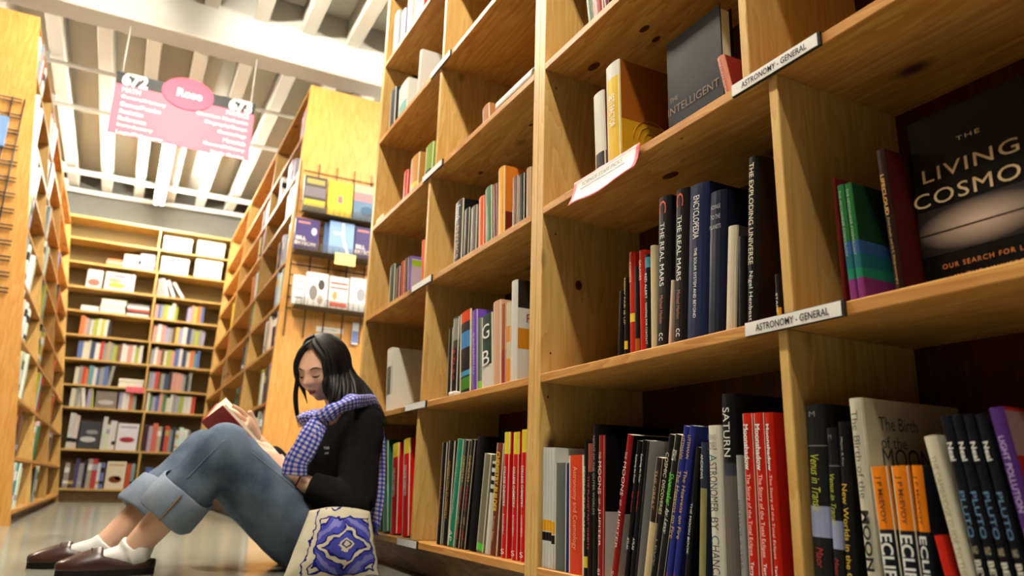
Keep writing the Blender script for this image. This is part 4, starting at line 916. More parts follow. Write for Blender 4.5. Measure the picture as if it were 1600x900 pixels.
disp(0, 516, 554, 280, (236, 200, 62), 'bright yellow book with a small pink picture, top rack row', [('cover_picture', (R4(-.1, .1, .38, .60), (206, 130, 120))), ('cover_picture', (R4(-.06, .06, .42, .56), (110, 80, 120))), ('text', [('GOING SOUTH', 0, .82, .6, .06, (200, 150, 40))])])
disp(0, 556, 592, 286, (92, 116, 140), 'blue green book with a pink panel, right end of top rack row', [('cover_panel', (R4(-.5, .5, .55, .75), (214, 120, 120))), ('cover_panel', (R4(-.5, .5, .78, .98), (150, 170, 130))), ('cover_panel', (ell(.1, .28, .3, .14), (60, 86, 110)))])
for i, (a, b, lb) in enumerate(((464, 502, 'navy book with large cream lettering at the left of the middle rack row'), (557, 592, 'navy book with large cream lettering at the right of the middle rack row'))):
    disp(1, a, b, 338+i*14, (64, 54, 96), lb, [('text', [('BILL', -.24, .36, .42, .12, (216, 206, 200)), ('BRYSON', -.06, .20, .84, .12, (216, 206, 200))]), ('cover_dot', (ell(.28, .62, .11, .12), (206, 196, 200))), ('cover_band', (R4(-.4, .1, .84, .9), (190, 120, 110)))])
disp(1, 509, 546, 346, (92, 118, 164), 'plain blue book behind the light blue one, middle rack row', back=-.036)
disp(1, 517, 556, 343, (132, 160, 204), 'light blue book with a white diagonal streak, middle rack row', [('cover_streak', ([(0, .98), (.08, .98), (.1, .55), (.34, .06), (.2, .06), (.04, .5)], (236, 238, 240))), ('text', [('WALK', -.1, .64, .5, .08, (220, 226, 236))])])
t_ = on_y(540, 403, YE-.165); tk = link('price_card', boxmesh((-.07, -.001, -.05), (.07, .001, .03), 0), None, mat('card_yellow', rgb(238, 216, 130), .6), loc=(t_.x, YE-.158, t_.z)); tag(tk, 'pale yellow card clipped below the light blue display book', 'card')
disp(2, 460, 479, 428, (222, 220, 214), 'white book with grey grid lines, left of the lowest rack row', [('cover_lines', (R4(-.4, .4, .2, .26), (150, 156, 168))), ('cover_lines', (R4(-.4, .4, .5, .56), (150, 156, 168))), ('cover_lines', (R4(-.4, .4, .76, .82), (150, 156, 168)))])
disp(2, 481, 515, 423, (232, 230, 226), 'white book with black and grey portraits, lowest rack row', [('cover_portrait', (ell(-.15, .4, .2, .22), (120, 114, 112))), ('cover_portrait', (ell(.2, .65, .16, .16), (70, 64, 64))), ('cover_portrait', (ell(.18, .22, .14, .14), (176, 150, 140)))])
disp(2, 517, 547, 430, (228, 222, 216), 'white book with red stripes, lowest rack row', [('cover_stripe', (R4(-.45, .45, .76, .82), (196, 70, 60))), ('cover_stripe', (R4(-.45, .45, .62, .67), (196, 70, 60))), ('cover_stripe', (R4(-.45, .45, .06, .2), (206, 80, 66))), ('cover_portrait', (ell(-.2, .4, .14, .14), (190, 150, 90)))])
disp(2, 549, 584, 432, (220, 220, 220), 'pale book with a grey figure, right of the lowest rack row', [('cover_figure', (ell(0, .5, .2, .2), (150, 150, 156)))])
p = on_y(515, 516, YE-.004); st = link('price_strip', boxmesh((-.09, -.002, -.018), (.09, .002, .018), 0), None, STRIP, loc=(p.x, YE-.003, p.z)); tag(st, 'white shelf label strip on the bookcase end above the reader', 'label')
lettering('label_text', 'HISTORY', (0, -.0026, 0), (1, 0, 0), (0, 0, 1), .11, .014, INKG, st, anchor='C')
p = on_y(555, 520, YE-.02); hp = link('paper_leaflet', boxmesh((-.022, -.001, -.08), (.022, .001, .07), 0), None, mat('leaflet_white', rgb(230, 232, 240), .6), loc=(p.x, YE-.021, p.z)); tag(hp, 'narrow blue and white leaflet hanging at the right of the bookcase end', 'leaflet')
link('leaflet_print', boxmesh((-.021, -.0016, -.07), (.021, -.0009, .01), 0), hp, mat('leaflet_blue', rgb(130, 140, 190), .6))
# left case end: grid of horizontal wires on pale plywood
lr = empty('wire_rack', (-.7, 4.8, 1.6), 'black wire grid covering the end of the left bookcase', 'rack')
Q = Vector((-.7, 4.8, 1.6))
for i, py in enumerate(np.linspace(158, 452, 13)):
    a, b = on_y(0, py-8, 4.78), on_y(44-i*1.7, py, 4.78); z = b.z
    for dz in (0, -.022): link('grid_wire', tubemesh([(-1.15-Q.x, -.02, z+dz-Q.z), (b.x-.03-Q.x, -.02, z+dz-Q.z)], .0045, 6), lr, BLK)
for x in (-.74, -.80, -1.02): link('grid_wire', tubemesh([(x-Q.x, -.028, on_y(10, 470, 4.78).z-Q.z), (x-Q.x, -.028, on_y(10, 150, 4.78).z-Q.z)], .0045, 6), lr, BLK)
p = on_y(2, 200, 4.70); lb = link('display_book', boxmesh((-.06, 0, -.09), (.02, .03, .09), .002), None, cmat((120, 150, 190)), loc=(p.x, 4.735, p.z)); tag(lb, 'blue book on the wire grid at the left edge', 'book')
# ------------------------------------------------------------------ the reader
from mathutils import noise as mn
def PT(px, py, Y): return on_y(px, py, Y)
SKIN = bpy.data.materials.new('skin'); SKIN.use_nodes = True
_b = SKIN.node_tree.nodes['Principled BSDF']; _b.inputs['Base Color'].default_value = rgb(240, 190, 158); _b.inputs['Roughness'].default_value = .5
_b.inputs['Subsurface Weight'].default_value = .12; _b.inputs['Subsurface Radius'].default_value = (.02, .008, .004); _b.inputs['Subsurface Scale'].default_value = .3
BLACKK = mat('black_knit', rgb(20, 19, 21), .9, .1, bump=.15, nscale=160)
HAIR = mat('black_hair', rgb(15, 12, 12), .52, .28)
def jeans_mat(name, base, dark):
    m = bpy.data.materials.new(name); m.use_nodes = True; nt = m.node_tree; b = nt.nodes['Principled BSDF']; N = lambda t: nt.nodes.new('ShaderNode'+t); L = nt.links.new
    tc = N('TexCoord'); n = N('TexNoise'); n.inputs['Scale'].default_value = 9; n.inputs['Detail'].default_value = 5; L(tc.outputs['Object'], n.inputs['Vector'])
    n2 = N('TexNoise'); n2.inputs['Scale'].default_value = 420; L(tc.outputs['Object'], n2.inputs['Vector'])
    ad = N('Math'); ad.operation = 'MULTIPLY_ADD'; L(n2.outputs['Fac'], ad.inputs[0]); ad.inputs[1].default_value = .35; L(n.outputs['Fac'], ad.inputs[2])
    rp = N('ValToRGB'); rp.color_ramp.elements[0].position = .45; rp.color_ramp.elements[0].color = dark; rp.color_ramp.elements[1].position = .85; rp.color_ramp.elements[1].color = base
    L(ad.outputs[0], rp.inputs['Fac']); L(rp.outputs['Color'], b.inputs['Base Color']); b.inputs['Roughness'].default_value = .85; b.inputs['Specular IOR Level'].default_value = .15
    bp = N('Bump'); bp.inputs['Strength'].default_value = .25; bp.inputs['Distance'].default_value = .002; L(n2.outputs['Fac'], bp.inputs['Height']); L(bp.outputs['Normal'], b.inputs['Normal'])
    return m
DENIM = jeans_mat('blue_denim', rgb(114, 128, 148), rgb(56, 70, 92)); CUFF = jeans_mat('turned_denim', rgb(150, 160, 174), rgb(112, 126, 146))
PO = Vector((.60, 2.55, 0))
person = empty('person', PO, 'person with long black hair sitting on the floor reading a red book', 'person')
def rel(p): return Vector(p) - PO
def limb(bm, pts, seg=20, n=22, up=(0, 1, 0), fn=None):
    """pts: rows of (point, ra, rb)"""
    A = [tuple(rel(p)) + (ra, rb) for p, ra, rb in pts]; S = spline(A, n)
    return loft(bm, [s[:3] for s in S], [(max(.002, s[3]), max(.002, s[4])) for s in S], seg, up, fn=fn)
def remeshed(bm, name, vox, smooth=6, fac=.5):
    me = finish(bm, name, True)
    return evaluated(me, [('REMESH', {'mode': 'VOXEL', 'voxel_size': vox, 'use_smooth_shade': True}), ('SMOOTH', {'iterations': smooth, 'factor': fac})], name)
def ellipsoid(bm, c, r, R=None, seg=24):
    v = bmesh.ops.create_uvsphere(bm, u_segments=seg, v_segments=seg//2, radius=1)['verts']; R = R or Matrix.Identity(3)
    for x in v: x.co = rel(c) + R @ Vector((x.co.x*r[0], x.co.y*r[1], x.co.z*r[2]))
def wrinkle(me, amp, sc, seed=0, mask=None):
    for v, n in zip(me.vertices, [v.normal.copy() for v in me.vertices]):
        p = v.co; s = Vector((p.x*sc+seed, p.y*sc*.6, p.z*sc))
        a = amp*(mn.noise(s)+.5*mn.noise(s*2.1)) * (mask(p) if mask else 1); v.co = p + n*a
    me.update()
# --- head
HC = PT(506, 577, 2.545)
fh = Vector((-.78, -.63, 0)).normalized(); tilt = math.radians(22)
HF = (fh*math.cos(tilt) - Vector((0, 0, 1))*math.sin(tilt)).normalized(); HS = Vector((0, 0, 1)).cross(fh).normalized(); HU = HF.cross(HS).normalized()
if HU.z < 0: HU = -HU
HM = Matrix((HF, HS, HU)).transposed()
def g2(a, b, sa, sb): return math.exp(-(a/sa)**2-(b/sb)**2)
def head_pt(lon, lat):
    """head surface in its own axes: x forward, y to her left, z up"""
    x, y, z = math.cos(lat)*math.cos(lon), math.cos(lat)*math.sin(lon), math.sin(lat)
    ax, ay, az = .092, .0735, .104
    if z < 0:
        k = (-z)**1.4; ay *= 1-.30*k; 
        if x < 0: ax *= 1-.42*k
        else: ax *= 1+.02*k
    p = Vector((x*ax, y*ay, z*az)); a = abs(lon); f = 0
    if x > 0:
        f += .0215*g2(lon, lat+.21, .15, .13) + .009*g2(lon, lat-.02, .09, .24)          # nose tip and bridge
        f += .006*g2(a-.18, lat+.27, .075, .07)                                             # nostrils
        f -= .0085*g2(a-.40, lat-.02, .20, .13)                                            # sockets
        f += .0050*g2(a-.41, lat+.005, .14, .085)                                          # lids
        f += .0045*g2(a-.42, lat-.20, .30, .09)                                            # brows
        f += .006*g2(a-.62, lat+.25, .28, .24)                                             # cheeks
        f += .0075*g2(lon, lat+.50, .22, .055) + .0085*g2(lon, lat+.63, .20, .06)          # lips
        f -= .004*g2(lon, lat+.565, .26, .022)
        f -= .004*g2(lon, lat+.76, .25, .07)
        f += .009*g2(lon, lat+1.0, .34, .17)                                               # chin
        f -= .004*g2(lon, lat-.55, .6, .25)
    return p + Vector((x, y*.6, z*.35)).normalized()*f
def head_w(lon, lat, k=1.0): return HC + HM @ (head_pt(lon, lat)*k)
bm = bmesh.new(); NU, NV = 120, 90; grid = []
for j in range(1, NV):
    lat = -math.pi/2 + math.pi*j/NV; grid.append([bm.verts.new(rel(head_w(2*math.pi*i/NU - math.pi, lat))) for i in range(NU)])
for j in range(NV-2):
    for i in range(NU): bm.faces.new((grid[j][i], grid[j][(i+1) % NU], grid[j+1][(i+1) % NU], grid[j+1][i]))
bm.faces.new(grid[0][::-1]); bm.faces.new(grid[-1])
# ears
for s in (1, -1): ellipsoid(bm, HC + HM @ Vector((-.008, s*.072, -.012)), (.016, .007, .028), HM, 16)
# neck and trunk
NB = PT(538, 652, 2.55)
limb(bm, [(HC + HM @ Vector((-.03, 0, -.05)), .046, .046), (HC + HM @ Vector((-.045, 0, -.10)), .044, .044), (NB, .052, .052), (NB + Vector((.02, 0, -.06)), .07, .09)], n=12)
CH, WA, PV = PT(538, 715, 2.55), PT(535, 780, 2.55), PT(505, 842, 2.55)
limb(bm, [(NB + Vector((.02, 0, -.04)), .06, .07), (CH, .075, .11), (WA, .07, .095), (PV, .075, .11)], n=14)
# arms (near = her left)
SN, EN, WN = PT(566, 672, 2.42), PT(556, 792, 2.335), PT(445, 741, 2.40)
SF, EF, WF = PT(515, 672, 2.70), PT(462, 762, 2.76), PT(402, 688, 2.69)
limb(bm, [(CH + Vector((0, -.05, .09)), .045, .045), (SN, .042, .042), (EN, .034, .034)], n=14)
limb(bm, [(EN, .034, .034), (EN.lerp(WN, .35), .036, .034), (EN.lerp(WN, .8), .028, .025), (WN, .025, .021)], n=14)
limb(bm, [(CH + Vector((0, .05, .09)), .045, .045), (SF, .042, .042), (EF, .034, .034)], n=14)
limb(bm, [(EF, .034, .034), (EF.lerp(WF, .35), .036, .034), (WF, .025, .021)], n=14)
# the open book she holds
A0, A1 = PT(347, 634, 2.50), PT(420, 713, 2.50); S0 = PT(314, 659, 2.62); wv = S0-A0; S1 = A1+wv
hv = (A1-A0); F0 = S0 + Vector((.050, .115, .070)); F1 = F0 + hv
pn = hv.cross(wv).normalized()
if pn.x < 0: pn = -pn                                    # page normal, towards her face
def hand(bm, wrist, palm_dir, normal, thumb_side, curls, spread=.16, s=.92, thumb=(.5, .5)):
    """palm from the wrist along palm_dir; normal = back of the hand; fingers curl away from it"""
    d = Vector(palm_dir).normalized(); nrm = Vector(normal); nrm = (nrm - d*nrm.dot(d)).normalized(); sd = d.cross(nrm)*thumb_side
    L = .082*s
    limb(bm, [(wrist, .022, .020), (wrist + d*L*.35, .034*s, .015), (wrist + d*L*.8, .040*s, .014), (wrist + d*L*1.05, .036*s, .011)], seg=16, n=10, up=tuple(sd))
    for k, (off, ln) in enumerate(((.027, .070), (.009, .078), (-.009, .072), (-.026, .056))):
        base = wrist + d*(L*(.96 - abs(off)*1.5)) + sd*off*s; a = spread*(off/.027); dd = (d + sd*a).normalized(); c = curls[k]; p = base - dd*.014; pts = [(p, .0092, .0092), (base, .0088, .0088)]; ang = 0
        for seg_l in (.46, .30, .24):
            ang += c; q = dd*math.cos(ang) - nrm*math.sin(ang); base = base + q*ln*s*seg_l; pts.append((base, .0083-.0007*len(pts)*.5, .0083-.0007*len(pts)*.5))
        limb(bm, pts, seg=10, n=14, up=tuple(nrm))
    tb = wrist + d*L*.22 + sd*.022*s; td = (d*thumb[0] + sd*.75 - nrm*thumb[1]).normalized()
    limb(bm, [(tb - td*.01, .014, .014), (tb + td*.024, .0125, .0125), (tb + td*.045 + d*.006, .0105, .0105), (tb + td*.060 + d*.018, .0085, .0085)], seg=10, n=12)
HD1 = (PT(408, 692, 2.44) + pn*.010) - WN
hand(bm, WN, HD1 + Vector((0, .01, 0)), pn*.7 + Vector((0, -.7, 0)), 1, (.16, .2, .24, .3), s=1.0, thumb=(.8, .1))
HD2 = PT(375, 650, 2.62) - WF
hand(bm, WF, HD2, Vector((.25, -.8, .5)), 1, (.22, .26, .3, .34), s=1.05, spread=.1, thumb=(.8, .1))
# shins and feet
KN, AN = PT(351, 703, 2.37), PT(210, 858, 2.46)
KF, AF = PT(318, 708, 2.72), PT(158, 858, 2.68)
for k_, a_, toe in ((KN, AN, Vector((-.09, -.005, 0))), (KF, AF, Vector((-.09, .005, 0)))):
    limb(bm, [(k_, .05, .05), (k_.lerp(a_, .35), .052, .05), (k_.lerp(a_, .72), .043, .042), (a_, .037, .035), (Vector((a_.x+.004, a_.y, .045)), .036, .032)], n=18)
    t0 = Vector((a_.x+.02, a_.y, .036)); limb(bm, [(t0, .03, .03), (t0 + toe*.5, .030, .020), (t0 + toe*1.0 - Vector((0, 0, .010)), .028, .014)], n=10)
body = link('body', remeshed(bm, 'body', .0032, 3, .4), person, SKIN)
# --- face details
def strip(name, pts, r, m, flat=1.0):
    bm = bmesh.new(); S = spline([tuple(rel(p)) for p in pts], 18); n_ = len(S)
    loft(bm, S, [(r*(.25+.75*math.sin(math.pi*min(1, max(0, i/(n_-1)))))*flat, r*(.25+.75*math.sin(math.pi*i/(n_-1)))) for i in range(n_)], 8)
    return link(name, finish(bm, name, True), person, m)
BROW = mat('brow_hair', rgb(40, 26, 22), .7, .2); LIP = mat('lip_skin', rgb(186, 96, 88), .4, .4)
for s in (1, -1):
    strip('eyebrow', [head_w(s*a, l, 1.002) for a, l in ((.20, .17), (.36, .215), (.52, .21), (.70, .15))], .0034, BROW, .8)
    strip('eyelash', [head_w(s*a, l, 1.004) for a, l in ((.24, -.035), (.36, -.065), (.48, -.065), (.60, -.03))], .0024, BROW)
strip('lip', [head_w(a, -.525+.02*abs(a)*0, 1.004) for a in (-.27, -.13, 0, .13, .27)], .0042, LIP)
strip('lip', [head_w(a, l, 1.003) for a, l in ((-.25, -.575), (-.12, -.605), (0, -.615), (.12, -.605), (.25, -.575))], .0048, LIP)
strip('lip_line', [head_w(a, -.562, 1.014) for a in (-.26, -.13, 0, .13, .26)], .0012, mat('mouth_line', rgb(110, 50, 46), .6))
# --- hair
bm = bmesh.new(); rh = random.Random(5)
def hair_pt(lon, lat, k): 
    p = head_pt(lon, lat) if abs(lon) > 1.2 or lat > .6 else Vector((math.cos(lat)*math.cos(lon)*.094, math.cos(lat)*math.sin(lon)*.0745, math.sin(lat)*.104))
    return HC + HM @ (p*k + Vector((0, 0, .004)))
rows_h = []                                              # close fitting cap
for j in range(0, 26):
    row_ = []
    for i in range(61):
        lon = -math.pi + 2*math.pi*i/60; edge = .86 - .50*max(0, (abs(lon)-.55))/1.0 if abs(lon) < 1.9 else -.45
        edge = max(edge, -.5); lat = math.pi/2 - (math.pi/2-edge)*j/25; row_.append(bm.verts.new(rel(hair_pt(lon, lat, 1.075))))
    rows_h.append(row_)
for j in range(25):
    for i in range(60): f = bm.faces.new((rows_h[j][i], rows_h[j][i+1], rows_h[j+1][i+1], rows_h[j+1][i])); f.smooth = True
bmesh.ops.remove_doubles(bm, verts=bm.verts[:], dist=.0008)
def lock(lon, k, end, r, mid=None, lat0=1.45, lon0=None, nhang=3):
    """from the parting over the skull, then hanging to end (offset from head centre, world axes)"""
    pts = []
    l0 = lon0 if lon0 is not None else lon
    for q in np.linspace(0, 1, 6):
        lat = lat0*(1-q) - .12*q; pts.append(hair_pt(l0 + (lon-l0)*min(1, q*1.8), lat, k))
    e = HC + Vector(end); last = pts[-1]
    for q in ((.45, 1.0) if nhang == 2 else (.35, .7, 1.0)):
        p = last.lerp(e, q); p = p + (mid*(math.sin(math.pi*q)) if mid is not None else Vector()); pts.append(p)
    S = spline([tuple(rel(p)) for p in pts], 20); n_ = len(S)
    loft(bm, S, [(r*(.7+.5*math.sin(math.pi*i/(n_-1)))*(1 if i < n_-4 else (n_-i)/5), r*.5*(1 if i < n_-4 else (n_-i)/5)) for i in range(n_)], 7, up=tuple(HC + HM @ Vector((math.cos(lon), math.sin(lon), 0)) - HC))
def W2(px, py, Y): return PT(px, py, Y) - HC
for i in range(64):                                      # near side and back, to the scarf and shoulder blades
    t = i/63; lon = .92 + t*2.2
    e = W2(514, 632, 2.44).lerp(W2(548, 634, 2.40), min(1, t*2.4)) if t < .42 else W2(548, 634, 2.40).lerp(W2(604, 660, 2.49), (t-.42)/.58)
    e = e + Vector((rh.uniform(-.01, .01), rh.uniform(-.014, .014), rh.uniform(-.03, .012)))
    lock(lon, 1.08+rh.uniform(0, .07), e, .0105, mid=Vector((.022*t, -.012, 0)), lon0=.35+t*1.2, lat0=1.42)
for i in range(6, 20):                                   # far side
    t = i/19; lon = -(1.05 + t*2.0); e = W2(486, 662, 2.60).lerp(W2(578, 655, 2.62), t**.7) + Vector((rh.uniform(-.008, .008), rh.uniform(-.01, .01), rh.uniform(-.02, .01)))
    lock(lon, 1.08+rh.uniform(0, .06), e, .0095, mid=Vector((-.008*(1-t), 0, 0)), lon0=-.3-t, lat0=1.42)
for i in range(10):                                      # sweep of the fringe off the parting on the near side
    t = i/9; lock(.80+.16*t, 1.09+.01*rh.random(), W2(505+7*t, 612+14*t, 2.455), .0085, mid=Vector((-.004, -.006, 0)), lon0=.12+.1*t, lat0=1.18)
for i in range(4):
    t = i/3; lock(-.84-.3*t, 1.09, W2(467+5*t, 668, 2.60), .0055, mid=Vector((-.012, 0, 0)), lon0=-.02-.1*t, lat0=1.15)
for i in range(9):                                       # close locks beside the far temple
    t = i/8; lock(-.72-.4*t, 1.03+.05*rh.random(), W2(470+10*t, 600+30*t, 2.60), .009, lon0=-.1-.2*t, lat0=1.1)
link('hair', finish(bm, 'hair', True), person, HAIR)
# --- jeans
bm = bmesh.new()
HN, HFp = PT(470, 840, 2.45), PT(462, 838, 2.65)
ellipsoid(bm, PT(505, 842, 2.55), (.125, .165, .10))
limb(bm, [(HN + Vector((.04, 0, 0)), .10, .10), (HN, .102, .10), (HN.lerp(KN, .5), .096, .09), (HN.lerp(KN, .86) + Vector((0, 0, .006)), .078, .076), (KN + Vector((-.004, 0, .014)), .068, .066)], n=26)
limb(bm, [(KN + Vector((.012, 0, .012)), .066, .066), (KN + Vector((-.012, 0, -.004)), .072, .068), (KN.lerp(AN, .25), .078, .072), (KN.lerp(AN, .42), .078, .074), (KN.lerp(AN, .52), .078, .076)], n=22)
limb(bm, [(HFp + Vector((.04, 0, 0)), .10, .10), (HFp, .10, .098), (HFp.lerp(KF, .5), .092, .088), (HFp.lerp(KF, .86) + Vector((0, 0, .006)), .076, .074), (KF + Vector((-.004, 0, .012)), .066, .064)], n=26)
limb(bm, [(KF + Vector((.012, 0, .010)), .064, .064), (KF + Vector((-.012, 0, -.004)), .070, .066), (KF.lerp(AF, .25), .075, .07), (KF.lerp(AF, .42), .076, .072), (KF.lerp(AF, .52), .077, .074)], n=22)
for a_, b_ in ((KN, HN), (KF, HFp)):
    ellipsoid(bm, a_ + Vector((.002, 0, .008)), (.071, .066, .071)); ellipsoid(bm, a_.lerp(b_, .12) + Vector((0, 0, .004)), (.079, .070, .079)); ellipsoid(bm, a_.lerp(b_, .25), (.086, .076, .086))
me = remeshed(bm, 'jeans', .0055, 8, .5)
for v in me.vertices:
    if v.co.z < .004: v.co.z = .004
wrinkle(me, .0032, 13, 3)
for v in me.vertices:
    if v.co.z < .003: v.co.z = .003
jeans = link('jeans', me, person, DENIM)
for nm, k_, a_ in (('n', KN, AN), ('f', KF, AF)):
    bm = bmesh.new(); ax = (a_-k_).normalized(); c0, c1 = k_.lerp(a_, .40), k_.lerp(a_, .665)
    rr = ((.0815, .080), (.0875, .085), (.0885, .086), (.088, .085), (.083, .080), (.076, .073), (.076, .073))
    qq = (0, .06, .5, .93, 1.0, .97, .55)
    A = [tuple(rel(c0.lerp(c1, q))) for q in qq]
    fr = frames([Vector(a) for a in (A[0], A[3])], (0, 1, 0)); n0, b0 = fr[0][2], fr[0][3]; rings = []
    for q, (ra, rb) in zip(A, rr):
        rings.append([bm.verts.new(Vector(q) + n0*ra*math.cos(2*math.pi*i/40) + b0*rb*math.sin(2*math.pi*i/40) + ax*.004*math.sin(6*math.pi*i/40+1)) for i in range(40)])
    for j in range(len(rings)-1):
        for i in range(40): f = bm.faces.new((rings[j][i], rings[j][(i+1) % 40], rings[j+1][(i+1) % 40], rings[j+1][i])); f.smooth = True
    me = finish(bm, 'jeans_cuff', True); wrinkle(me, .003, 22, 8)
    cf = link('jeans_cuff', me, person, CUFF)
    # tan seam down the outside of the cuff
    th = -math.pi*.5 if nm == 'n' else math.pi*.5
    dirn = Vector((0, -1, 0)); dirn = (dirn - ax*dirn.dot(ax)).normalized(); e2 = ax.cross(dirn)
    dd = (dirn*.86 + e2*(.1)).normalized()
    if nm == 'n': link('cuff_seam', tubemesh([rel(c0.lerp(c1, q)) + dd*(.0875+.002) for q in (.06, .35, .65, .96)], .0022, 6, 14), cf, mat('seam_tan', rgb(150, 110, 70), .8))
# --- sweater
bm = bmesh.new()
CHs, WAs = CH + Vector((.004, 0, 0)), WA
limb(bm, [(NB + Vector((.016, 0, .0)), .058, .075), (NB + Vector((.022, 0, -.035)), .085, .135), (CH + Vector((.004, 0, .05)), .112, .165), (CH + Vector((0, 0, -.03)), .122, .165), (WA + Vector((-.004, 0, 0)), .124, .16), (PV + Vector((.02, 0, .035)), .125, .172), (PV + Vector((.02, 0, -.005)), .12, .17)], seg=32, n=26, up=(1, 0, 0))
limb(bm, [(CH + Vector((.005, -.06, .075)), .07, .07), (SN + Vector((0, 0, .012)), .072, .07), (SN.lerp(EN, .5), .064, .062), (EN, .058, .056)], n=18)
limb(bm, [(EN + Vector((.02, 0, .004)), .05, .05), (EN, .057, .056), (EN.lerp(WN, .3), .056, .055), (EN.lerp(WN, .52), .049, .049), (EN.lerp(WN, .66), .044, .044)], n=18)
limb(bm, [(CH + Vector((.005, .06, .075)), .07, .07), (SF + Vector((0, 0, .012)), .068, .068), (SF.lerp(EF, .5), .060, .058), (EF, .056, .054)], n=18)
limb(bm, [(EF + Vector((.02, 0, .0)), .05, .05), (EF, .055, .054), (EF.lerp(WF, .4), .052, .05), (EF.lerp(WF, .72), .042, .042)], n=18)
me = remeshed(bm, 'sweater', .0055, 6, .5); wrinkle(me, .005, 17, 1)
for v in me.vertices:
    v.co.x = min(v.co.x, .813-PO.x)
sweater = link('sweater', me, person, BLACKK)
# small white print on the near side of the sweater, seams on the near leg
from mathutils.bvhtree import BVHTree
def hit(o, px, py, lift=.0015):
    bv = BVHTree.FromPolygons([v.co for v in o.data.vertices], [tuple(f.vertices) for f in o.data.polygons])
    r = ray(px, py).normalized(); p, n, i, d_ = bv.ray_cast(rel(CO), r)
    return (p - r*lift, n) if p is not None else (None, None)
for s_, px, py, l, h in (('YAB', 506, 702, .026, .0085), ('CAR', 508, 710, .018, .006)):
    p, n = hit(sweater, px, py, .003)
    if p is not None:
        rt = Vector((1, 0, 0)); rt = (rt - n*rt.dot(n)).normalized(); upv = n.cross(rt)
        lettering('sweater_print', s_, p + n*.002, rt, upv if upv.z > 0 else -upv, l, h, mat('print_white', rgb(220, 218, 214), .7), sweater, bold=.03)
for nm, pl_ in (('outer_seam', ((292, 748), (312, 726), (332, 706), (350, 688))), ('outer_seam', ((392, 706), (416, 726), (440, 745), (462, 764)))):
    ps = [hit(jeans, *q, .0012)[0] for q in pl_]; ps = [q for q in ps if q is not None]
    if len(ps) > 2: link(nm, tubemesh(ps, .0018, 5, 20), jeans, mat('seam_blue', rgb(128, 144, 164), .85, .1))
# --- socks and shoes
SOCK = mat('white_sock', rgb(230, 226, 220), .85, .15); LEATHER = mat('brown_leather', rgb(58, 34, 28), .32, .5, noise=.25, nscale=26); SOLE = mat('dark_sole', rgb(24, 20, 18), .7, .2)
for a_, k_, yaw in ((AN, KN, .06), (AF, KF, -.05)):
    d = Vector((-math.cos(yaw), -math.sin(yaw), 0)); s_ = Vector((-d.y, d.x, 0)); hx = Vector((a_.x, a_.y, 0))
    bm = bmesh.new()
    up_ = (k_-a_).normalized()
    limb(bm, [(a_ + up_*.004, .0445, .043), (a_ - up_*.006, .0455, .044), (hx + d*-.012 + Vector((0, 0, .06)), .047, .043), (hx + d*.012 + Vector((0, 0, .042)), .045, .04)], n=12, seg=24)
    limb(bm, [(hx - d*.036 + Vector((0, 0, .048)), .024, .030), (hx + Vector((0, 0, .048)), .040, .040), (hx + d*.06 + Vector((0, 0, .046)), .036, .024), (hx + d*.10 + Vector((0, 0, .036)), .032, .018)], n=12, seg=20, up=tuple(s_))
    link('sock', remeshed(bm, 'sock', .0035, 4, .5), person, SOCK)
    bm = bmesh.new(); n_ = 26; rings = []
    prof = []                                               # clog: closed front, open heel collar
    for i in range(n_):
        t = i/(n_-1); x = -.058 + .243*t
        wd = .041*(1-.10*math.cos(math.pi*min(1, t*1.6)))*math.sqrt(max(.02, 1-((t-.5)/.505)**4)); 
        hgt = float(np.interp(x, (-.058, -.03, .01, .045, .085, .12, .16, .19), (.036, .034, .026, .040, .056, .044, .028, .014)))
        prof.append((x, wd, hgt))
    for x, wd, hgt in prof:
        ring = []
        for k in range(20):
            th = math.pi*k/19; ring.append(bm.verts.new(rel(hx + d*x + s_*(wd*math.cos(th)) + Vector((0, 0, .016 + hgt*math.sin(th)**.8)))))
        rings.append(ring)
    for i in range(n_-1):
        for k in range(19):
            if prof[i][0] < .078 and 4 <= k <= 14: continue         # opening for the foot
            f = bm.faces.new((rings[i][k], rings[i][k+1], rings[i+1][k+1], rings[i+1][k])); f.smooth = True
    bm.faces.new(rings[-1]); 
    me = evaluated(finish(bm, 'shoe', True), [('SOLIDIFY', {'thickness': .004, 'offset': 1}), ('SUBSURF', {'levels': 1})], 'shoe')
    sh = link('shoe', me, person, LEATHER)
    bm = bmesh.new(); top, bot = [], []
    out = [(x, w_+.003) for x, w_, h_ in prof]; ring2 = [(x, w_) for x, w_ in out] + [(x, -w_) for x, w_ in reversed(out)]
    for x, w_ in ring2:
        p = rel(hx + d*x + s_*w_); top.append(bm.verts.new(p + Vector((0, 0, .017)))); bot.append(bm.verts.new(p + Vector((0, 0, .0008))))
    bm.faces.new(top); bm.faces.new(bot[::-1])
    for i in range(len(top)): bm.faces.new((top[i], bot[i], bot[(i+1) % len(top)], top[(i+1) % len(top)]))
    link('sole', finish(bm, 'sole'), sh, SOLE)
    link('stitching', tubemesh([rel(hx + d*.105 + s_*(.0425*math.cos(t)) + Vector((0, 0, .0175 + .052*math.sin(t)**.8))) for t in np.linspace(.1, math.pi-.1, 16)], .0022, 6), sh, SOLE)
# --- bracelet
bp_ = EN.lerp(WN, .80); ax = (WN-EN).normalized(); e1 = ax.orthogonal().normalized(); e2 = ax.cross(e1)
bm = bmesh.new(); pts = [rel(bp_ + (e1*math.cos(a) + e2*math.sin(a))*.0315) for a in np.linspace(0, 2*math.pi, 33)]; loft(bm, pts, [.0026]*33, 6); link('bracelet', finish(bm, 'bracelet', True), person, mat('brown_cord', rgb(110, 42, 30), .6, .3))
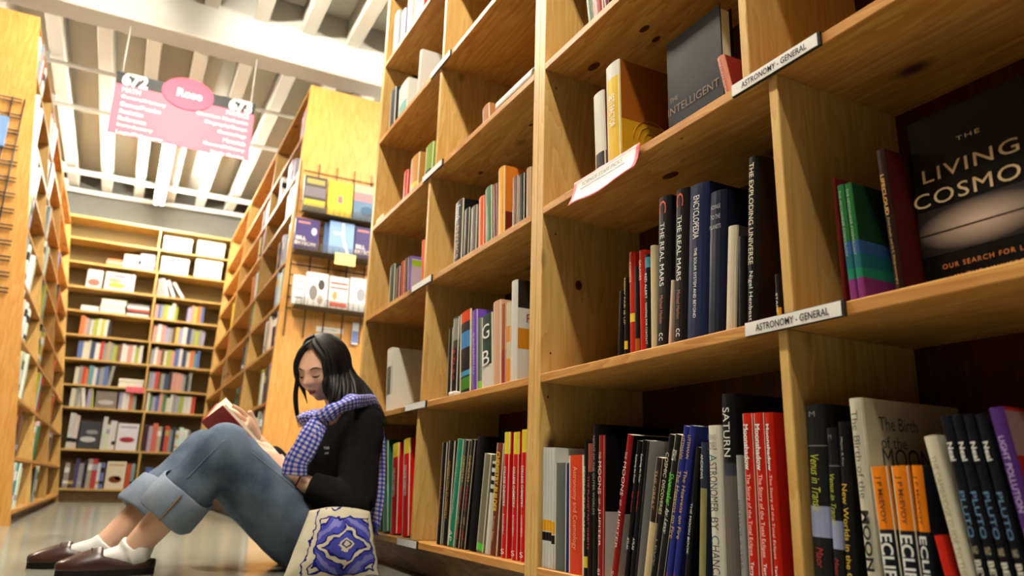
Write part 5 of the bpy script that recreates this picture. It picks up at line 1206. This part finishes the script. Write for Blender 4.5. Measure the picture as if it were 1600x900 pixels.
# --- scarf
def check(name, c1, c2, c3, sc=1.0):
    m = bpy.data.materials.new(name); m.use_nodes = True; nt = m.node_tree; b = nt.nodes['Principled BSDF']; N = lambda t: nt.nodes.new('ShaderNode'+t); L = nt.links.new
    uv = N('UVMap'); sep = N('SeparateXYZ'); L(uv.outputs[0], sep.inputs[0]); S_ = []
    for ax_, p_ in ((0, .0135), (1, .0125)):
        mu = N('Math'); mu.operation = 'MULTIPLY'; mu.inputs[1].default_value = 1/p_/sc; L(sep.outputs[ax_], mu.inputs[0])
        fr = N('Math'); fr.operation = 'FRACT'; L(mu.outputs[0], fr.inputs[0]); gt = N('Math'); gt.operation = 'GREATER_THAN'; gt.inputs[1].default_value = .5; L(fr.outputs[0], gt.inputs[0]); S_.append(gt)
    ad = N('Math'); ad.operation = 'ADD'; L(S_[0].outputs[0], ad.inputs[0]); L(S_[1].outputs[0], ad.inputs[1])
    hf = N('Math'); hf.operation = 'MULTIPLY'; hf.inputs[1].default_value = .5; L(ad.outputs[0], hf.inputs[0])
    rp = N('ValToRGB'); rp.color_ramp.interpolation = 'CONSTANT'; e = rp.color_ramp.elements; e[0].position = 0; e[0].color = c1; e[1].position = .3; e[1].color = c2; x = e.new(.8); x.color = c3
    L(hf.outputs[0], rp.inputs['Fac']); L(rp.outputs['Color'], b.inputs['Base Color']); b.inputs['Roughness'].default_value = .9; b.inputs['Specular IOR Level'].default_value = .1
    return m
SCF = check('checked_cotton', rgb(226, 208, 214), rgb(112, 122, 204), rgb(44, 62, 168))
bm = bmesh.new()
ringp = [PT(481, 655, 2.40), PT(500, 651, 2.345), PT(525, 640, 2.325), PT(552, 627, 2.345), PT(574, 630, 2.42), PT(584, 640, 2.52), PT(572, 640, 2.63), PT(535, 645, 2.70), PT(497, 650, 2.64), PT(479, 655, 2.52), PT(481, 655, 2.40)]
S = spline([tuple(rel(p)) for p in ringp], 56)
loft(bm, S, [(.020+.004*math.sin(i*.9), .028+.005*math.sin(i*.6+1)) for i in range(56)], 16, uv=True, fn=lambda i, th: 1+.10*math.sin(5*th+i*.35))
def ribbon(pts, wds, th, seed):
    A = [tuple(rel(p)) + (w_,) for p, w_ in zip(pts, wds)]; S = spline(A, 30)
    loft(bm, [s[:3] for s in S], [(th, s[3]) for s in S], 20, up=(0, -1, .2), uv=True, fn=lambda i, t: 1+.06*math.sin(3*t+i*.4+seed))
ribbon([PT(500, 656, 2.34), PT(490, 676, 2.325), PT(476, 700, 2.325), PT(464, 722, 2.335), PT(460, 742, 2.345)], (.026, .034, .036, .036, .037), .009, 0)
ribbon([PT(584, 640, 2.50), PT(590, 665, 2.47), PT(594, 700, 2.44), PT(594, 760, 2.41), PT(588, 800, 2.40), PT(582, 822, 2.39)], (.02, .018, .018, .018, .019, .022), .008, 2)
me = finish(bm, 'scarf', True)
for v in me.vertices: v.co.x = min(v.co.x, .818-PO.x)
scarf = link('scarf', me, person, SCF)
bm = bmesh.new(); fr_r = random.Random(3)
for i in range(26):
    p = PT(582 + fr_r.uniform(-7, 9), 818 + fr_r.uniform(-4, 4), 2.39 + fr_r.uniform(-.012, .012)); p.x = min(p.x, .812)
    tube(bm, [rel(p), rel(p) + Vector((fr_r.uniform(-.008, .004), fr_r.uniform(-.01, .01), -.014)), rel(p) + Vector((fr_r.uniform(-.016, .004), fr_r.uniform(-.018, .018), -.03))], .0022, 5)
fg = link('scarf_fringe', finish(bm, 'fringe', True), scarf, mat('fringe_blue', rgb(70, 90, 190), .9, .1)); fg['kind'] = 'stuff'
# --- the red book
bk = empty('book', A0, 'open red covered book resting on the knees of the seated reader', 'book'); RC = mat('red_cover', rgb(178, 30, 22), .4, .35)
def leaf(name, a, b, c, d, n, t0, t1, m):
    P_ = [Vector(x)-A0 for x in (a, b, c, d)]; bm = bmesh.new(); add_hexa(bm, [p + n*t0 for p in P_] + [p + n*t1 for p in P_]); return link(name, finish(bm, name), bk, m)
n1 = hv.cross(wv).normalized(); n1 = n1 if n1.dot(HC-A0) > 0 else -n1
w2 = F0-S0; n2 = hv.cross(w2).normalized(); n2 = n2 if n2.dot(HC-A0) > 0 else -n2
leaf('cover', A0, A1, S1, S0, n1, 0, .003, RC); leaf('cover', S0, S1, F1, F0, n2, 0, .003, RC)
ins = hv.normalized()*.004
leaf('page_block', A0 + ins + wv*.03, A1 - ins + wv*.03, S1 - ins, S0 + ins, n1, .003, .016, PAGE); leaf('page_block', S0 + ins, S1 - ins, F1 - ins - w2*.03, F0 + ins - w2*.03, n2, .003, .013, PAGE)
for i in range(4):                                       # loose leaves lifting off the far half
    a = .12+.09*i; nn = (n2*math.sin(a+.1) + w2.normalized()*math.cos(a+.1)); L_ = w2.length*.93
    e = S0 + ins + n2*.013; bm = bmesh.new(); Pq = []
    for s in np.linspace(0, 1, 8):
        c_ = e + w2.normalized()*(L_*s) + n2*(L_*math.sin(a)*s*(1-.35*s)); Pq.append((bm.verts.new(c_-A0), bm.verts.new(c_ + hv*.94 - A0)))
    for (a0, a1), (b0, b1) in zip(Pq, Pq[1:]): f = bm.faces.new((a0, a1, b1, b0)); f.smooth = True
    link('loose_page', evaluated(finish(bm, 'page', True), [('SOLIDIFY', {'thickness': .0005})], 'page'), bk, PAGE)
gl = mat('cover_dark_red', rgb(120, 20, 18), .5)
lettering('cover_title', 'NOVEL', S0 + (A0-S0)*.10 + hv*.30 - n1*.0004, (A0-S0), -hv, (A0-S0).length*.6, .022, gl, bk)
# --- cloth bag at her side
def bag_mat():
    m = bpy.data.materials.new('printed_cotton'); m.use_nodes = True; nt = m.node_tree; b = nt.nodes['Principled BSDF']; N = lambda t: nt.nodes.new('ShaderNode'+t); L = nt.links.new
    uv = N('UVMap'); nz = N('TexNoise'); nz.inputs['Scale'].default_value = 5; L(uv.outputs[0], nz.inputs['Vector'])
    wp = N('VectorMath'); wp.operation = 'SCALE'; wp.inputs['Scale'].default_value = .22; sb_ = N('VectorMath'); sb_.operation = 'SUBTRACT'; sb_.inputs[1].default_value = (.5, .5, .5); L(nz.outputs['Color'], sb_.inputs[0]); L(sb_.outputs[0], wp.inputs[0])
    ad = N('VectorMath'); ad.operation = 'ADD'; L(uv.outputs[0], ad.inputs[0]); L(wp.outputs[0], ad.inputs[1])
    sp = N('SeparateXYZ'); L(ad.outputs[0], sp.inputs[0])
    def mth(op, a, b_=None):
        n = N('Math'); n.operation = op
        for i, v in enumerate((a, b_)):
            if v is None: continue
            if isinstance(v, (int, float)): n.inputs[i].default_value = v
            else: L(v, n.inputs[i])
        return n.outputs[0]
    dx = mth('ABSOLUTE', mth('SUBTRACT', sp.outputs[0], .56)); dy = mth('ABSOLUTE', mth('SUBTRACT', sp.outputs[1], .50))
    d1 = mth('MAXIMUM', mth('MULTIPLY', dx, 1.15), dy)                       # square frames
    d2 = mth('ADD', dx, dy)                                                   # diamonds
    rp = N('ValToRGB'); rp.color_ramp.interpolation = 'CONSTANT'; e = rp.color_ramp.elements
    CR_, BL, NV, LV = rgb(216, 206, 178), rgb(72, 76, 170), rgb(30, 32, 112), rgb(128, 128, 196)
    cols = [(0, CR_), (.06, NV), (.09, CR_), (.14, BL), (.24, NV), (.27, CR_), (.33, NV), (.36, BL), (.44, LV), (.54, BL), (.62, NV), (.66, CR_)]
    e[0].position, e[0].color = cols[0]; e[1].position, e[1].color = cols[1]
    for p_, c_ in cols[2:]: x = e.new(p_); x.color = c_
    L(d2, rp.inputs['Fac'])
    r2 = N('ValToRGB'); r2.color_ramp.interpolation = 'CONSTANT'; e = r2.color_ramp.elements; e[0].position = 0; e[0].color = (0, 0, 0, 1); e[1].position = .40; e[1].color = (1, 1, 1, 1)
    L(d1, r2.inputs['Fac']); bd = N('ValToRGB'); bd.color_ramp.interpolation = 'CONSTANT'; e = bd.color_ramp.elements; e[0].color = NV; e[0].position = 0; e[1].position = .425; e[1].color = CR_; x = e.new(.50); x.color = NV; x = e.new(.515); x.color = CR_
    L(d1, bd.inputs['Fac']); mx = N('Mix'); mx.data_type = 'RGBA'; L(r2.outputs['Color'], mx.inputs['Factor']); L(rp.outputs['Color'], mx.inputs['A']); L(bd.outputs['Color'], mx.inputs['B'])
    L(mx.outputs['Result'], b.inputs['Base Color']); b.inputs['Roughness'].default_value = .9; b.inputs['Specular IOR Level'].default_value = .1
    return m
BG = bag_mat(); bl0, br0 = PT(444, 889, 2.22), PT(594, 884, 2.22); tl0, tr0 = PT(483, 796, 2.25), PT(576, 802, 2.25)
bo = Vector(((bl0.x+br0.x)/2, 2.24, 0)); bm = bmesh.new(); lay = bm.loops.layers.uv.new('UVMap'); NX, NZ = 36, 26
def bag_pt(u, w_, side):
    x = bl0.x*(1-u)*(1-w_) + br0.x*u*(1-w_) + tl0.x*(1-u)*w_ + tr0.x*u*w_; z = .004 + (tl0.z*.98-.004)*w_
    bul = (.052*math.sin(math.pi*u)**.6*math.sin(math.pi*min(1, w_*.85+.12))**.7) + .004
    fold = .012*math.sin(11*u+5*w_)*math.sin(math.pi*u) + .005*mn.noise(Vector((u*6, w_*6, side)))
    return Vector((min(x, .815), 2.222 + .02*w_ + side*(bul + fold*.8), z + (.012*math.sin(math.pi*u) if w_ > .98 else 0))) - bo
for side in (-1, 1):
    G = [[bm.verts.new(bag_pt(i/NX, j/NZ, side)) for j in range(NZ+1)] for i in range(NX+1)]
    for i in range(NX):
        for j in range(NZ):
            q_ = (G[i][j], G[i+1][j], G[i+1][j+1], G[i][j+1]); ij = ((i, j), (i+1, j), (i+1, j+1), (i, j+1))
            if side > 0: q_, ij = q_[::-1], ij[::-1]
            f = bm.faces.new(q_); f.smooth = True
            for lp, (a, b) in zip(f.loops, ij): lp[lay].uv = (a/NX, b/NZ)
    if side < 0: GF = G
    else:
        for i in range(NX):
            for j in (0, NZ): bm.faces.new((GF[i][j], GF[i+1][j], G[i+1][j], G[i][j]))
        for j in range(NZ):
            for i in (0, NX): bm.faces.new((GF[i][j], GF[i][j+1], G[i][j+1], G[i][j]))
bag = link('cloth_bag', finish(bm, 'bag', True), None, BG, loc=bo); tag(bag, 'slouched blue and cream patterned cloth bag on the floor beside the reader', 'bag')
